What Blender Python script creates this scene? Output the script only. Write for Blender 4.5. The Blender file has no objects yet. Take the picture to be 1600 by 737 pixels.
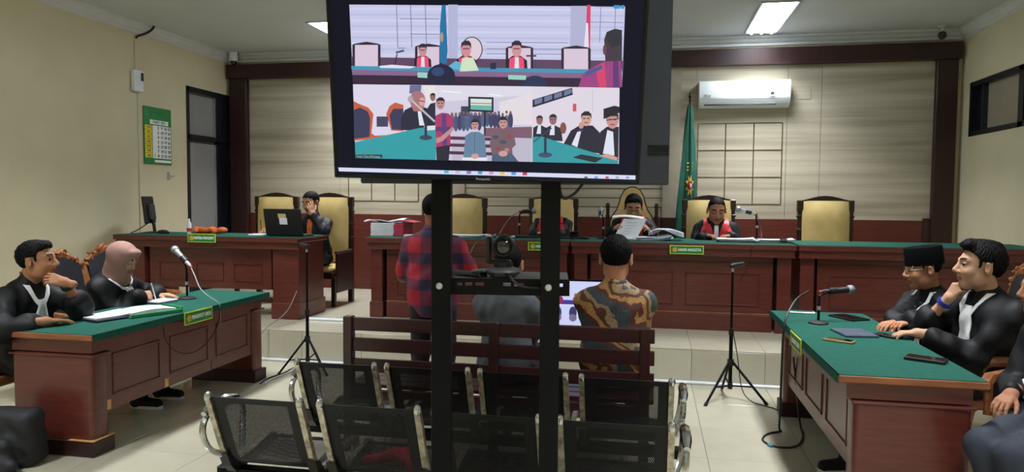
import bpy, bmesh, math, random
import numpy as np
from mathutils import Vector, Matrix, Euler
from mathutils.bvhtree import BVHTree
from math import radians as rad, sin, cos, pi

scene = bpy.context.scene
col = scene.collection
random.seed(7)
rng = np.random.default_rng(7)

# ------------------------------------------------------------------ camera
YAW, PITCH, ROLL, CAM_H = rad(11.05), rad(3.06), rad(0.416), 1.6
fw = Vector((-sin(YAW)*cos(PITCH), cos(YAW)*cos(PITCH), -sin(PITCH)))
rt0 = Vector((cos(YAW), sin(YAW), 0)); up0 = rt0.cross(fw)
rt = rt0*cos(ROLL) + up0*sin(ROLL); up = -rt0*sin(ROLL) + up0*cos(ROLL)
cam_d = bpy.data.cameras.new('camera'); cam = bpy.data.objects.new('camera', cam_d); col.objects.link(cam)
m = Matrix.Identity(4)
for i in range(3):
    m[i][0], m[i][1], m[i][2] = rt[i], up[i], -fw[i]
m[2][3] = CAM_H
cam.matrix_world = m
cam_d.sensor_fit = 'HORIZONTAL'; cam_d.sensor_width = 36; cam_d.lens = 1109/1600*36
cam_d.clip_start = 0.05
scene.camera = cam

# ------------------------------------------------------------------ world, exposure
w = bpy.data.worlds.new('world'); scene.world = w; w.use_nodes = True
w.node_tree.nodes['Background'].inputs[0].default_value = (0.55, 0.6, 0.7, 1)
w.node_tree.nodes['Background'].inputs[1].default_value = 0.3
vs = scene.view_settings
vs.view_transform = 'Standard'; vs.look = 'None'; vs.gamma = 1.0; vs.use_curve_mapping = False
EXPOSURE = 0.12
vs.exposure = EXPOSURE
LAMP_POWER = 48.0            # watts for each ceiling troffer
SCREEN_GAIN = 1.0

# ------------------------------------------------------------------ room measures (metres)
XL, XR, YB, YF, ZC = -6.05, 3.62, 9.45, -3.6, 3.64
ZP, YP = 0.30, 6.31           # platform height and front edge

# ------------------------------------------------------------------ helpers: materials
def lin(c):
    return tuple((x/12.92 if x <= 0.04045 else ((x+0.055)/1.055)**2.4) for x in (v/255 for v in c))
MATS = {}
def nmat(name):
    m = bpy.data.materials.new(name); m.use_nodes = True
    nt = m.node_tree; p = nt.nodes['Principled BSDF']
    return m, nt, p
def N(nt, t, **k):
    n = nt.nodes.new(t)
    for a, b in k.items(): setattr(n, a, b)
    return n
def coords(nt, kind='Object', scale=(1, 1, 1), rot=(0, 0, 0)):
    tc = N(nt, 'ShaderNodeTexCoord'); mp = N(nt, 'ShaderNodeMapping')
    mp.inputs['Scale'].default_value = scale; mp.inputs['Rotation'].default_value = rot
    nt.links.new(tc.outputs[kind], mp.inputs[0]); return mp.outputs[0]
def ramp(nt, fac, stops, interp='LINEAR'):
    r = N(nt, 'ShaderNodeValToRGB'); cr = r.color_ramp; cr.interpolation = interp
    while len(cr.elements) < len(stops): cr.elements.new(0.5)
    for e, (p, c) in zip(cr.elements, stops):
        e.position = p; e.color = (*lin(c), 1)
    nt.links.new(fac, r.inputs[0]); return r.outputs[0]
def noise(nt, vec, scale, detail=3, rough=0.55):
    n = N(nt, 'ShaderNodeTexNoise'); n.inputs['Scale'].default_value = scale
    n.inputs['Detail'].default_value = detail; n.inputs['Roughness'].default_value = rough
    nt.links.new(vec, n.inputs['Vector']); return n.outputs['Fac']
def bump(nt, p, h, strength=0.2, dist=0.005):
    b = N(nt, 'ShaderNodeBump'); b.inputs['Strength'].default_value = strength; b.inputs['Distance'].default_value = dist
    nt.links.new(h, b.inputs['Height']); nt.links.new(b.outputs[0], p.inputs['Normal'])
def plain(name, c, rough=0.5, metal=0.0, var=0.08, nscale=8, bstr=0.0, bscale=60, spec=0.5, sheen=0.0):
    m, nt, p = nmat(name)
    v = coords(nt)
    f = noise(nt, v, nscale)
    lo = tuple(max(0, x*(1-var)) for x in c); hi = tuple(min(255, x*(1+var)) for x in c)
    nt.links.new(ramp(nt, f, [(0.3, lo), (0.7, hi)]), p.inputs['Base Color'])
    p.inputs['Roughness'].default_value = rough; p.inputs['Metallic'].default_value = metal
    p.inputs['Specular IOR Level'].default_value = spec
    if sheen: p.inputs['Sheen Weight'].default_value = sheen
    if bstr: bump(nt, p, noise(nt, v, bscale), bstr)
    MATS[name] = m; return m
def wood(name, c1, c2, rough=0.35, scale=(1.5, 1.5, 22), coat=0.0, spec=0.5):
    m, nt, p = nmat(name)
    v = coords(nt, scale=scale)
    f = noise(nt, v, 3.0, 5, 0.6)
    nt.links.new(ramp(nt, f, [(0.3, c1), (0.72, c2)]), p.inputs['Base Color'])
    p.inputs['Roughness'].default_value = rough; p.inputs['Coat Weight'].default_value = coat
    p.inputs['Specular IOR Level'].default_value = spec
    p.inputs['Coat Roughness'].default_value = 0.25
    bump(nt, p, f, 0.05, 0.002)
    MATS[name] = m; return m
def emit(name, c, s):
    m, nt, p = nmat(name)
    p.inputs['Base Color'].default_value = (*lin(c), 1)
    p.inputs['Emission Color'].default_value = (*lin(c), 1); p.inputs['Emission Strength'].default_value = s
    MATS[name] = m; return m
def attr_mat(name, rough=0.5, sss=0.0, emission=0.0, var=0.0):
    m, nt, p = nmat(name)
    a = N(nt, 'ShaderNodeAttribute', attribute_name='Col')
    c = a.outputs['Color']
    if emission:
        p.inputs['Base Color'].default_value = (0.01, 0.01, 0.01, 1)
        nt.links.new(c, p.inputs['Emission Color']); p.inputs['Emission Strength'].default_value = emission
    else:
        nt.links.new(c, p.inputs['Base Color'])
    p.inputs['Roughness'].default_value = rough
    if sss:
        p.inputs['Subsurface Weight'].default_value = sss; p.inputs['Subsurface Scale'].default_value = 0.01
        p.inputs['Subsurface Radius'].default_value = (1.0, 0.35, 0.2)
    MATS[name] = m; return m

wood('mahogany', (80, 35, 30), (104, 47, 39), 0.32, (2, 2, 14), 0.15)
wood('mahogany_h', (80, 35, 30), (104, 47, 39), 0.34, (1.2, 8, 14), 0.1)
wood('mahogany_dark', (38, 17, 18), (56, 26, 25), 0.4, (6, 6, 1.2))
wood('pew_wood', (46, 18, 22), (66, 28, 30), 0.33, (1.2, 8, 14), 0.2)
wood('chair_wood', (36, 18, 14), (58, 30, 22), 0.35, (8, 8, 2))
wood('carved_wood', (104, 56, 26), (158, 98, 52), 0.4, (9, 9, 9))
wood('worn_edge', (110, 62, 36), (150, 92, 56), 0.45, (2, 12, 12))
wood('bare_chip', (190, 140, 82), (214, 170, 112), 0.7, (2, 12, 12))
plain('felt', (24, 84, 72), 0.85, var=0.07, nscale=30, bstr=0.15, bscale=400, spec=0.2)
plain('wall_cream', (208, 199, 167), 0.75, var=0.02, nscale=2, spec=0.3)
plain('corridor_wall', (214, 203, 200), 0.8, var=0.02, nscale=2)
plain('ceiling_white', (196, 201, 203), 0.85, var=0.015, nscale=1.5, spec=0.2)
plain('cornice_white', (206, 209, 207), 0.6, var=0.015)
plain('grout', (120, 114, 100), 0.9)
plain('duct_white', (225, 230, 236), 0.35, var=0.03)
plain('black_frame', (16, 17, 26), 0.35, var=0.05)
plain('black_metal', (8, 9, 13), 0.42, var=0.1, spec=0.16)
plain('tv_black', (12, 14, 24), 0.22, var=0.05, spec=0.3)
plain('tv_back', (42, 48, 56), 0.45, var=0.06)
plain('black_plastic', (20, 20, 23), 0.45, var=0.1)
plain('dark_rubber', (14, 14, 14), 0.6)
plain('grey_plastic', (92, 94, 96), 0.4, var=0.05)
plain('mic_grille', (150, 154, 158), 0.35, metal=0.6, bstr=0.5, bscale=500)
plain('mic_silver', (176, 182, 186), 0.3, metal=0.5)
plain('red_ring', (190, 60, 50), 0.5)
plain('chrome', (200, 202, 205), 0.16, metal=1.0, var=0.05)
plain('steel_worn', (176, 168, 148), 0.35, metal=0.85, var=0.25, nscale=30)
plain('bolt_silver', (205, 205, 200), 0.35, metal=0.4)
plain('mirror_strip', (128, 114, 92), 0.25, metal=0.7, var=0.25, nscale=3)
plain('upholstery_gold', (216, 190, 126), 0.5, var=0.05, nscale=6, bstr=0.08, bscale=300)
plain('upholstery_black', (30, 32, 40), 0.4, var=0.1, nscale=10)
plain('paper', (226, 228, 236), 0.7, var=0.03)
plain('paper_grey', (196, 204, 220), 0.7, var=0.05)
plain('paper_blue', (70, 110, 180), 0.6)
plain('folder_green', (40, 140, 92), 0.5)
plain('folder_red', (190, 56, 84), 0.5)
plain('folder_navy', (26, 34, 58), 0.5)
plain('sign_green', (24, 124, 62), 0.45, var=0.04)
plain('sign_yellow', (206, 220, 60), 0.45, var=0.04)
plain('sign_white', (240, 244, 240), 0.5, var=0.02)
plain('gold', (206, 166, 66), 0.4, var=0.1)
plain('ac_white', (226, 232, 234), 0.35, var=0.015)
plain('ac_dark', (30, 34, 40), 0.4)
plain('ac_grey', (150, 156, 160), 0.5)
plain('flag_green', (18, 84, 70), 0.7, var=0.12, nscale=5)
plain('flag_yellow', (214, 186, 74), 0.7)
plain('flag_red', (176, 44, 40), 0.7)
plain('flag_white', (225, 225, 215), 0.7)
plain('robe_black', (13, 14, 18), 0.62, var=0.25, nscale=9, bstr=0.6, bscale=14, spec=0.28)
plain('robe_navy', (15, 17, 25), 0.6, var=0.25, nscale=9, bstr=0.6, bscale=14, spec=0.28)
plain('robe_red', (214, 44, 52), 0.5, var=0.1, nscale=9, bstr=0.35, bscale=18)
plain('cloth_white', (244, 245, 252), 0.65, var=0.04, bstr=0.2, bscale=30)
plain('cloth_grey', (90, 94, 102), 0.75, var=0.12, nscale=10, bstr=0.4, bscale=16)
plain('cloth_trousers', (40, 46, 58), 0.8, var=0.12, nscale=8, bstr=0.4, bscale=14)
plain('cloth_black', (16, 16, 19), 0.8, var=0.15)
plain('cloth_orange', (206, 96, 40), 0.7, var=0.15, nscale=20)
plain('cloth_hijab', (146, 108, 98), 0.75, var=0.06, nscale=8, bstr=0.25, bscale=22, sheen=0.1)
plain('cloth_bag', (22, 24, 30), 0.7, var=0.25, nscale=12, bstr=0.4, bscale=40)
plain('cloth_red', (214, 40, 52), 0.8, var=0.1)
plain('hair_black', (9, 8, 9), 0.65, var=0.4, nscale=60, bstr=0.6, bscale=170, spec=0.14)
plain('velvet_black', (7, 7, 9), 0.9, var=0.2, spec=0.1)
plain('glasses_dark', (40, 38, 38), 0.3, metal=0.4)
plain('band_blue', (28, 52, 150), 0.5)
plain('sole_white', (225, 225, 222), 0.6)
plain('cable_black', (18, 18, 20), 0.5)
plain('cable_grey', (120, 122, 124), 0.5)
plain('cable_white', (200, 200, 198), 0.5)
plain('tape_blue', (90, 150, 180), 0.4)
plain('lens_glass', (6, 7, 10), 0.06, spec=0.9)
plain('phone_glass', (14, 15, 18), 0.1, spec=0.8)
plain('phone_gold', (168, 146, 104), 0.35, metal=0.3)
plain('tablet_grey', (72, 80, 100), 0.4)
plain('screen_off', (16, 18, 24), 0.15)
plain('window_pane', (150, 142, 124), 0.12, var=0.03, nscale=2)  # opaque beige painted in place of the room reflected in the glass
plain('calendar_ink', (30, 34, 40), 0.6)
plain('calendar_yellow', (232, 200, 36), 0.6)
attr_mat('skin', 0.62, 0.0).node_tree.nodes['Principled BSDF'].inputs['Specular IOR Level'].default_value = 0.16
attr_mat('eye_mat', 0.2)
emit('tube_light', (240, 247, 255), 9.0)
attr_mat('screen_picture', 0.3, emission=0.9*SCREEN_GAIN)
m_lcd = emit('lcd_dark', (16, 18, 34), 0.5); m_lcd.node_tree.nodes['Principled BSDF'].inputs['Roughness'].default_value = 0.25; m_lcd.node_tree.nodes['Principled BSDF'].inputs['Specular IOR Level'].default_value = 0.15

# floor tile: polished ceramic, a little variation from tile to tile
m, nt, p = nmat('ceramic')
oi = N(nt, 'ShaderNodeObjectInfo'); v = coords(nt, 'Object')
f = noise(nt, v, 5, 4)
mx = N(nt, 'ShaderNodeMath', operation='MULTIPLY_ADD'); nt.links.new(oi.outputs['Random'], mx.inputs[0]); mx.inputs[1].default_value = 0.3
nt.links.new(f, mx.inputs[2])
nt.links.new(ramp(nt, mx.outputs[0], [(0.3, (184, 178, 158)), (0.95, (196, 191, 172))]), p.inputs['Base Color'])
p.inputs['Roughness'].default_value = 0.16; p.inputs['Specular IOR Level'].default_value = 0.45
MATS['ceramic'] = m
# cream wall covering with horizontal wood-like streaks
m, nt, p = nmat('cream_streak')
v = coords(nt, 'Object', (0.14, 0.14, 3.6)); f1 = noise(nt, v, 2.2, 3, 0.5)
v2 = coords(nt, 'Object', (0.5, 0.5, 26)); f2 = noise(nt, v2, 3.0, 3)
mx = N(nt, 'ShaderNodeMath', operation='MULTIPLY_ADD'); nt.links.new(f2, mx.inputs[0]); mx.inputs[1].default_value = 0.2
ad = N(nt, 'ShaderNodeMath', operation='MULTIPLY'); nt.links.new(f1, ad.inputs[0]); ad.inputs[1].default_value = 0.8
nt.links.new(ad.outputs[0], mx.inputs[2])
nt.links.new(ramp(nt, mx.outputs[0], [(0.34, (150, 139, 120)), (0.50, (176, 167, 147)), (0.62, (192, 184, 164))]), p.inputs['Base Color'])
p.inputs['Roughness'].default_value = 0.6; MATS['cream_streak'] = m
plain('pilaster_grey', (168, 158, 140), 0.6, var=0.04)
# perforated sheet: hexagonal rows of real holes cut by transparency, laid out in metres on the sheet's own UVs
m, nt, p = nmat('perforated')
p.inputs['Base Color'].default_value = (*lin((16, 17, 20)), 1); p.inputs['Roughness'].default_value = 0.45; p.inputs['Specular IOR Level'].default_value = 0.3
uv = N(nt, 'ShaderNodeUVMap', uv_map='UVMap'); sx = N(nt, 'ShaderNodeSeparateXYZ'); nt.links.new(uv.outputs[0], sx.inputs[0])
def M2(op, a, b=None, c=None):
    n = N(nt, 'ShaderNodeMath', operation=op)
    for i, x in enumerate((a, b, c)):
        if x is None: continue
        if isinstance(x, (int, float)): n.inputs[i].default_value = x
        else: nt.links.new(x, n.inputs[i])
    return n.outputs[0]
PT = 0.0082
row = M2('DIVIDE', sx.outputs[1], PT*0.87); ri = M2('FLOOR', row)
odd = M2('MULTIPLY', M2('MODULO', ri, 2.0), 0.5)
cx = M2('SUBTRACT', M2('FRACT', M2('ADD', M2('DIVIDE', sx.outputs[0], PT), odd)), 0.5)
cy = M2('MULTIPLY', M2('SUBTRACT', M2('FRACT', row), 0.5), 0.87)
d2 = M2('SQRT', M2('ADD', M2('MULTIPLY', cx, cx), M2('MULTIPLY', cy, cy)))
hole = M2('LESS_THAN', d2, 0.33)
inx = M2('MULTIPLY', M2('GREATER_THAN', sx.outputs[0], 0.055), M2('LESS_THAN', sx.outputs[0], 0.385))
iny1 = M2('MULTIPLY', M2('GREATER_THAN', sx.outputs[1], 0.03), M2('LESS_THAN', sx.outputs[1], 0.36))
iny2 = M2('MULTIPLY', M2('GREATER_THAN', sx.outputs[1], 0.44), M2('LESS_THAN', sx.outputs[1], 0.80))
hole = M2('MULTIPLY', hole, M2('MULTIPLY', inx, M2('MAXIMUM', iny1, iny2)))
nt.links.new(M2('SUBTRACT', 1.0, hole), p.inputs['Alpha'])
MATS['perforated'] = m
# red and navy plaid shirt
m, nt, p = nmat('plaid')
tc = N(nt, 'ShaderNodeTexCoord'); sp = N(nt, 'ShaderNodeSeparateXYZ'); nt.links.new(tc.outputs['Object'], sp.inputs[0])
def band(sock, per, off, width):
    return M2('LESS_THAN', M2('FRACT', M2('ADD', M2('DIVIDE', sock, per), off)), width)
bx_ = band(sp.outputs[0], 0.20, 0.27, 0.45); bz_ = band(sp.outputs[2], 0.19, 0.1, 0.42)
th = M2('MAXIMUM', band(sp.outputs[0], 0.05, 0.1, 0.1), band(sp.outputs[2], 0.05, 0.1, 0.1))
s_ = M2('ADD', M2('MULTIPLY', M2('ADD', bx_, bz_), 0.4), M2('MULTIPLY', th, 0.08))
v = coords(nt); s_ = M2('ADD', s_, M2('MULTIPLY', M2('SUBTRACT', noise(nt, v, 12), 0.5), 0.15))
nt.links.new(ramp(nt, s_, [(0.0, (176, 34, 54)), (0.3, (124, 36, 62)), (0.5, (98, 42, 72)), (0.8, (52, 44, 78))]), p.inputs['Base Color'])
p.inputs['Roughness'].default_value = 0.8; bump(nt, p, noise(nt, v, 16), 0.35)
MATS['plaid'] = m
# batik shirt: diagonal bands of maroon, slate, ochre
m, nt, p = nmat('batik')
v = coords(nt, 'Object', (1, 0.6, 1), (0, rad(42), 0))
nd = N(nt, 'ShaderNodeTexNoise'); nd.inputs['Scale'].default_value = 7; nd.inputs['Detail'].default_value = 5; nt.links.new(v, nd.inputs['Vector'])
va = N(nt, 'ShaderNodeVectorMath', operation='MULTIPLY_ADD'); nt.links.new(nd.outputs['Color'], va.inputs[0])
va.inputs[1].default_value = (0.16, 0.16, 0.16); nt.links.new(v, va.inputs[2])
sb_ = N(nt, 'ShaderNodeSeparateXYZ'); nt.links.new(va.outputs[0], sb_.inputs[0])
n2 = noise(nt, coords(nt, 'Object', (1, 1, 1)), 4.5, 2)
fr_ = M2('FRACT', M2('ADD', M2('MULTIPLY', sb_.outputs[0], 4.6), M2('MULTIPLY', n2, 1.7)))
c1 = ramp(nt, fr_, [(0.0, (70, 80, 88)), (0.2, (104, 56, 48)), (0.36, (188, 142, 82)), (0.54, (104, 58, 48)), (0.68, (170, 142, 106)), (0.84, (68, 78, 86))], 'CONSTANT')
fine = noise(nt, coords(nt, 'Object', (1, 1, 1), (0, rad(45), 0)), 90, 2)
mxn = N(nt, 'ShaderNodeMix', data_type='RGBA', blend_type='MULTIPLY'); mxn.inputs[0].default_value = 0.5
nt.links.new(c1, mxn.inputs[6]); nt.links.new(ramp(nt, fine, [(0.35, (120, 110, 95)), (0.6, (255, 255, 255))]), mxn.inputs[7])
nt.links.new(mxn.outputs[2], p.inputs['Base Color']); p.inputs['Roughness'].default_value = 0.75
bump(nt, p, noise(nt, coords(nt), 14), 0.35)
MATS['batik'] = m
# clear door glass
m, nt, p = nmat('door_glass')
p.inputs['Base Color'].default_value = (0.9, 0.9, 0.9, 1); p.inputs['Roughness'].default_value = 0.05
p.inputs['Alpha'].default_value = 0.18
MATS['door_glass'] = m

# ------------------------------------------------------------------ helpers: meshes
class MB:
    def __init__(s): s.v = []; s.f = []
    def add(s, vs_, fs):
        o = len(s.v); s.v += [tuple(x) for x in vs_]; s.f += [tuple(i+o for i in f) for f in fs]; return s
    def box(s, x0, x1, y0, y1, z0, z1, c=0.0):
        return s.obox(((x0+x1)/2, (y0+y1)/2, (z0+z1)/2), (x1-x0, y1-y0, z1-z0), None, c)
    def obox(s, ce, si, R=None, c=0.0):
        hx, hy, hz = si[0]/2, si[1]/2, si[2]/2
        c = min(c, hx*0.95, hy*0.95, hz*0.95)
        ce = Vector(ce)
        T = (lambda q: ce + (R @ Vector(q) if R is not None else Vector(q)))
        if c <= 0:
            q = [(a*hx, b*hy, d*hz) for d in (-1, 1) for b in (-1, 1) for a in (-1, 1)]
            return s.add([T(x) for x in q], [(0, 2, 3, 1), (4, 5, 7, 6), (0, 1, 5, 4), (2, 6, 7, 3), (0, 4, 6, 2), (1, 3, 7, 5)])
        idx = {}; q = []
        for sx_ in (-1, 1):
            for sy in (-1, 1):
                for sz in (-1, 1):
                    for ax in range(3):
                        v_ = [sx_*hx, sy*hy, sz*hz]
                        for k in range(3):
                            if k != ax: v_[k] -= (sx_, sy, sz)[k]*c
                        idx[(sx_, sy, sz, ax)] = len(q); q.append(v_)
        fs = []
        for ax in range(3):
            b, d = (ax+1) % 3, (ax+2) % 3
            for sg in (-1, 1):
                loop = []
                for (p_, r_) in ((-1, -1), (1, -1), (1, 1), (-1, 1)):
                    k = [0, 0, 0]; k[ax] = sg; k[b] = p_; k[d] = r_; loop.append(idx[(*k, ax)])
                fs.append(loop if sg > 0 else loop[::-1])
            # edges parallel to axis ax, between faces b and d
            for p_ in (-1, 1):
                for r_ in (-1, 1):
                    e = []
                    for sg, f_ in ((-1, b), (1, b), (1, d), (-1, d)):
                        k = [0, 0, 0]; k[ax] = sg; k[b] = p_; k[d] = r_; e.append(idx[(*k, f_)])
                    fs.append(e if p_*r_ < 0 else e[::-1])
        for sx_ in (-1, 1):
            for sy in (-1, 1):
                for sz in (-1, 1):
                    t = [idx[(sx_, sy, sz, k)] for k in range(3)]
                    fs.append(t if sx_*sy*sz > 0 else t[::-1])
        return s.add([T(x) for x in q], fs)
    def cyl(s, p0, p1, r0, r1=None, n=14, caps=True):
        r1 = r0 if r1 is None else r1
        p0, p1 = Vector(p0), Vector(p1); d = (p1-p0).normalized()
        a = d.orthogonal().normalized(); b = d.cross(a)
        vs_ = [p+(a*cos(2*pi*i/n)+b*sin(2*pi*i/n))*r for p, r in ((p0, r0), (p1, r1)) for i in range(n)]
        fs = [(i, (i+1) % n, n+(i+1) % n, n+i) for i in range(n)]
        if caps: fs += [tuple(range(n))[::-1], tuple(range(n, 2*n))]
        return s.add(vs_, fs)
    def tube(s, pts, r, n=8):
        pts = [Vector(p) for p in pts]; rings = []
        rr = r if isinstance(r, (list, tuple)) else [r]*len(pts)
        t0 = (pts[1]-pts[0]).normalized(); a = t0.orthogonal().normalized()
        for i, p in enumerate(pts):
            t = ((pts[min(i+1, len(pts)-1)]-pts[max(i-1, 0)])).normalized()
            a = (a - t*a.dot(t))
            a = a.normalized() if a.length > 1e-6 else t.orthogonal().normalized()
            b = t.cross(a)
            rings += [p+(a*cos(2*pi*k/n)+b*sin(2*pi*k/n))*rr[i] for k in range(n)]
        fs = [(i*n+k, i*n+(k+1) % n, (i+1)*n+(k+1) % n, (i+1)*n+k) for i in range(len(pts)-1) for k in range(n)]
        fs += [tuple(range(n))[::-1], tuple(range((len(pts)-1)*n, len(pts)*n))]
        return s.add(rings, fs)
    def prism(s, poly, plane, a, b):
        """poly of 2D points in plane 'xy','xz','yz', extruded along the third axis from a to b"""
        n = len(poly)
        def mk(u, v_, t):
            return {'xy': (u, v_, t), 'xz': (u, t, v_), 'yz': (t, u, v_)}[plane]
        vs_ = [mk(u, v_, a) for u, v_ in poly]+[mk(u, v_, b) for u, v_ in poly]
        fs = [(i, (i+1) % n, n+(i+1) % n, n+i) for i in range(n)]+[tuple(range(n))[::-1], tuple(range(n, 2*n))]
        return s.add(vs_, fs)
    def lathe(s, prof, ce=(0, 0, 0), n=20, sx=1, sy=1):
        k = len(prof); ce = Vector(ce)
        vs_ = [ce+Vector((r*cos(2*pi*i/n)*sx, r*sin(2*pi*i/n)*sy, z)) for r, z in prof for i in range(n)]
        fs = [(j*n+i, j*n+(i+1) % n, (j+1)*n+(i+1) % n, (j+1)*n+i) for j in range(k-1) for i in range(n)]
        fs += [tuple(range(n))[::-1], tuple(range((k-1)*n, k*n))]
        return s.add(vs_, fs)
    def sheet(s, G, th=0.003):
        """closed thin slab from a grid of points (list of rows), thickness along the grid normals"""
        G = np.array(G, float); R_, C_ = G.shape[:2]
        du = np.gradient(G, axis=1); dv = np.gradient(G, axis=0); nn = np.cross(du, dv)
        nn /= (np.linalg.norm(nn, axis=2, keepdims=True)+1e-9)
        A = (G+nn*th/2).reshape(-1, 3); B = (G-nn*th/2).reshape(-1, 3); o = R_*C_
        fs = []
        for i in range(R_-1):
            for j in range(C_-1):
                q = (i*C_+j, i*C_+j+1, (i+1)*C_+j+1, (i+1)*C_+j); fs.append(q); fs.append(tuple(k+o for k in q[::-1]))
        ring = [j for j in range(C_)]+[i*C_+C_-1 for i in range(1, R_)]+[(R_-1)*C_+j for j in range(C_-2, -1, -1)]+[i*C_ for i in range(R_-2, 0, -1)]
        for a, b in zip(ring, ring[1:]+ring[:1]): fs.append((b, a, a+o, b+o))
        return s.add(list(A)+list(B), fs)
    def build(s, name, mat, parent=None, smooth=True, ang=38):
        me = bpy.data.meshes.new(name); me.from_pydata(s.v, [], s.f); me.validate()
        bm = bmesh.new(); bm.from_mesh(me); bmesh.ops.recalc_face_normals(bm, faces=bm.faces[:]); bm.to_mesh(me); bm.free()
        if smooth:
            me.shade_smooth(); me.set_sharp_from_angle(angle=rad(ang))
        me.materials.append(MATS[mat])
        return link(name, me, parent)
def link(name, me, parent=None):
    o = bpy.data.objects.new(name, me); col.objects.link(o)
    if parent is not None: o.parent = parent
    return o
def tag(o, label, cat, group=None):
    o['label'] = label; o['category'] = cat
    if group: o['group'] = group
    return o
def thing(name, label, cat, loc=(0, 0, 0), rotz=0.0, group=None):
    o = bpy.data.objects.new(name, None); col.objects.link(o)
    o.empty_display_size = 0.1
    o.location = loc; o.rotation_euler = (0, 0, rotz)
    return tag(o, label, cat, group)
def struct(o):
    o['kind'] = 'structure'; return o
def dup(o, parent=None):
    c = o.copy(); col.objects.link(c); c.parent = parent
    for ch in list(o.children): dup(ch, c)
    return c
def text_mesh(body, size, align='CENTER', extrude=0.0006, bold=0.0):
    cu = bpy.data.curves.new('lettering', 'FONT'); cu.body = body; cu.size = size
    cu.align_x = align; cu.align_y = 'CENTER'; cu.extrude = extrude; cu.offset = bold; cu.resolution_u = 2
    t = bpy.data.objects.new('lettering', cu); col.objects.link(t)
    me = bpy.data.meshes.new_from_object(t.evaluated_get(bpy.context.evaluated_depsgraph_get()))
    bpy.data.objects.remove(t); bpy.data.curves.remove(cu)
    V = [tuple(v_.co) for v_ in me.vertices]; Fc = [tuple(p_.vertices) for p_ in me.polygons]
    bpy.data.meshes.remove(me)
    return V, Fc
def flat_text(mb, body, size, ox, oz, y, align='CENTER', width=None, bold=0.0):
    """lettering standing in the xz plane, facing -y"""
    V, Fc = text_mesh(body, size, align, bold=bold)
    sx_ = 1.0
    if width:
        xs = [v_[0] for v_ in V]; sx_ = width/(max(xs)-min(xs))
    mb.add([(ox+v_[0]*sx_, y-v_[2], oz+v_[1]) for v_ in V], Fc); return mb

# ================================================================== THE SETTING
# ---- floor with laid tiles
TS, SEAM = 0.612, 0.37
floor = struct(MB().box(XL-0.2, XR+0.2, YF-0.2, YB+0.2, -0.15, -0.004).build('floor', 'grout', smooth=False))
TILE = {}
def tile(parent, x0, x1, y0, y1, ztop, th=0.012, upright=False):
    g = 0.0016
    w_, h_ = round(x1-x0-2*g, 4), round(y1-y0-2*g, 4)
    if w_ < 0.02 or h_ < 0.02: return
    key = (w_, h_, upright)
    if key not in TILE:
        b = MB()
        if upright: b.box(-w_/2, w_/2, -th, 0, -h_/2, h_/2, 0.0015)
        else: b.box(-w_/2, w_/2, -h_/2, h_/2, -th, 0, 0.0015)
        o = b.build('tile', 'ceramic', parent, smooth=False); TILE[key] = o.data
    else:
        o = link('tile', TILE[key], parent)
    if upright: o.location = ((x0+x1)/2, ztop, (y0+y1)/2)
    else: o.location = ((x0+x1)/2, (y0+y1)/2, ztop)
def cuts(a, b, s0):
    k0 = math.ceil((a-s0)/TS-1e-6); r = [a]
    while s0+k0*TS < b-1e-3:
        if s0+k0*TS > a+1e-3: r.append(s0+k0*TS)
        k0 += 1
    return r+[b]
xs = cuts(XL, XR, SEAM)
for y0, y1 in zip(*(lambda c: (c[:-1], c[1:]))(cuts(1.3, YP, YP))):
    for x0, x1 in zip(xs[:-1], xs[1:]): tile(floor, x0, x1, y0, y1, 0.0)
MB().box(XL, XR, YF, 1.3, -0.01, 0.0).build('screed', 'ceramic', floor, smooth=False)
# ---- raised platform
plat = struct(MB().box(XL-0.1, XR+0.1, YP+0.012, YB+0.1, -0.1, ZP-0.004).build('platform', 'grout', smooth=False))
ys = cuts(YP-0.002, YB, YP+TS)
for y0, y1 in zip(ys[:-1], ys[1:]):
    for x0, x1 in zip(xs[:-1], xs[1:]): tile(plat, x0, x1, y0, y1, ZP)
for x0, x1 in zip(xs[:-1], xs[1:]): tile(plat, x0, x1, 0.0, ZP-0.012, YP+0.012, upright=True)
# ---- ceiling and walls
ceiling = struct(MB().box(XL-0.2, XR+0.2, YF-0.2, YB+0.2, ZC, ZC+0.12).build('ceiling', 'ceiling_white', smooth=False))
wall_back = struct(MB().box(XL-0.2, XR+0.2, YB, YB+0.18, -0.1, ZC).build('wall_back', 'wall_cream', smooth=False))
wall_front = struct(MB().box(XL-0.2, XR+0.2, YF-0.18, YF, -0.1, ZC).build('wall_front', 'wall_cream', smooth=False))
# left wall with the doorway cut out
DY0, DY1, DZ = 8.45, 9.44, 3.05
b = MB().box(XL-0.18, XL, YF, DY0, -0.1, ZC).box(XL-0.18, XL, DY0, DY1, DZ, ZC).box(XL-0.18, XL, DY1, YB, -0.1, ZC)
wall_left = struct(b.build('wall_left', 'wall_cream', smooth=False))
# right wall with the high window band cut out
WY0, WY1, WZ0, WZ1 = 3.30, 9.18, 2.35, 2.97
b = MB().box(XR, XR+0.18, YF, WY0, -0.1, ZC).box(XR, XR+0.18, WY1, YB, -0.1, ZC)
b.box(XR, XR+0.18, WY0, WY1, -0.1, WZ0).box(XR, XR+0.18, WY0, WY1, WZ1, ZC)
wall_right = struct(b.build('wall_right', 'wall_cream', smooth=False))
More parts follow.
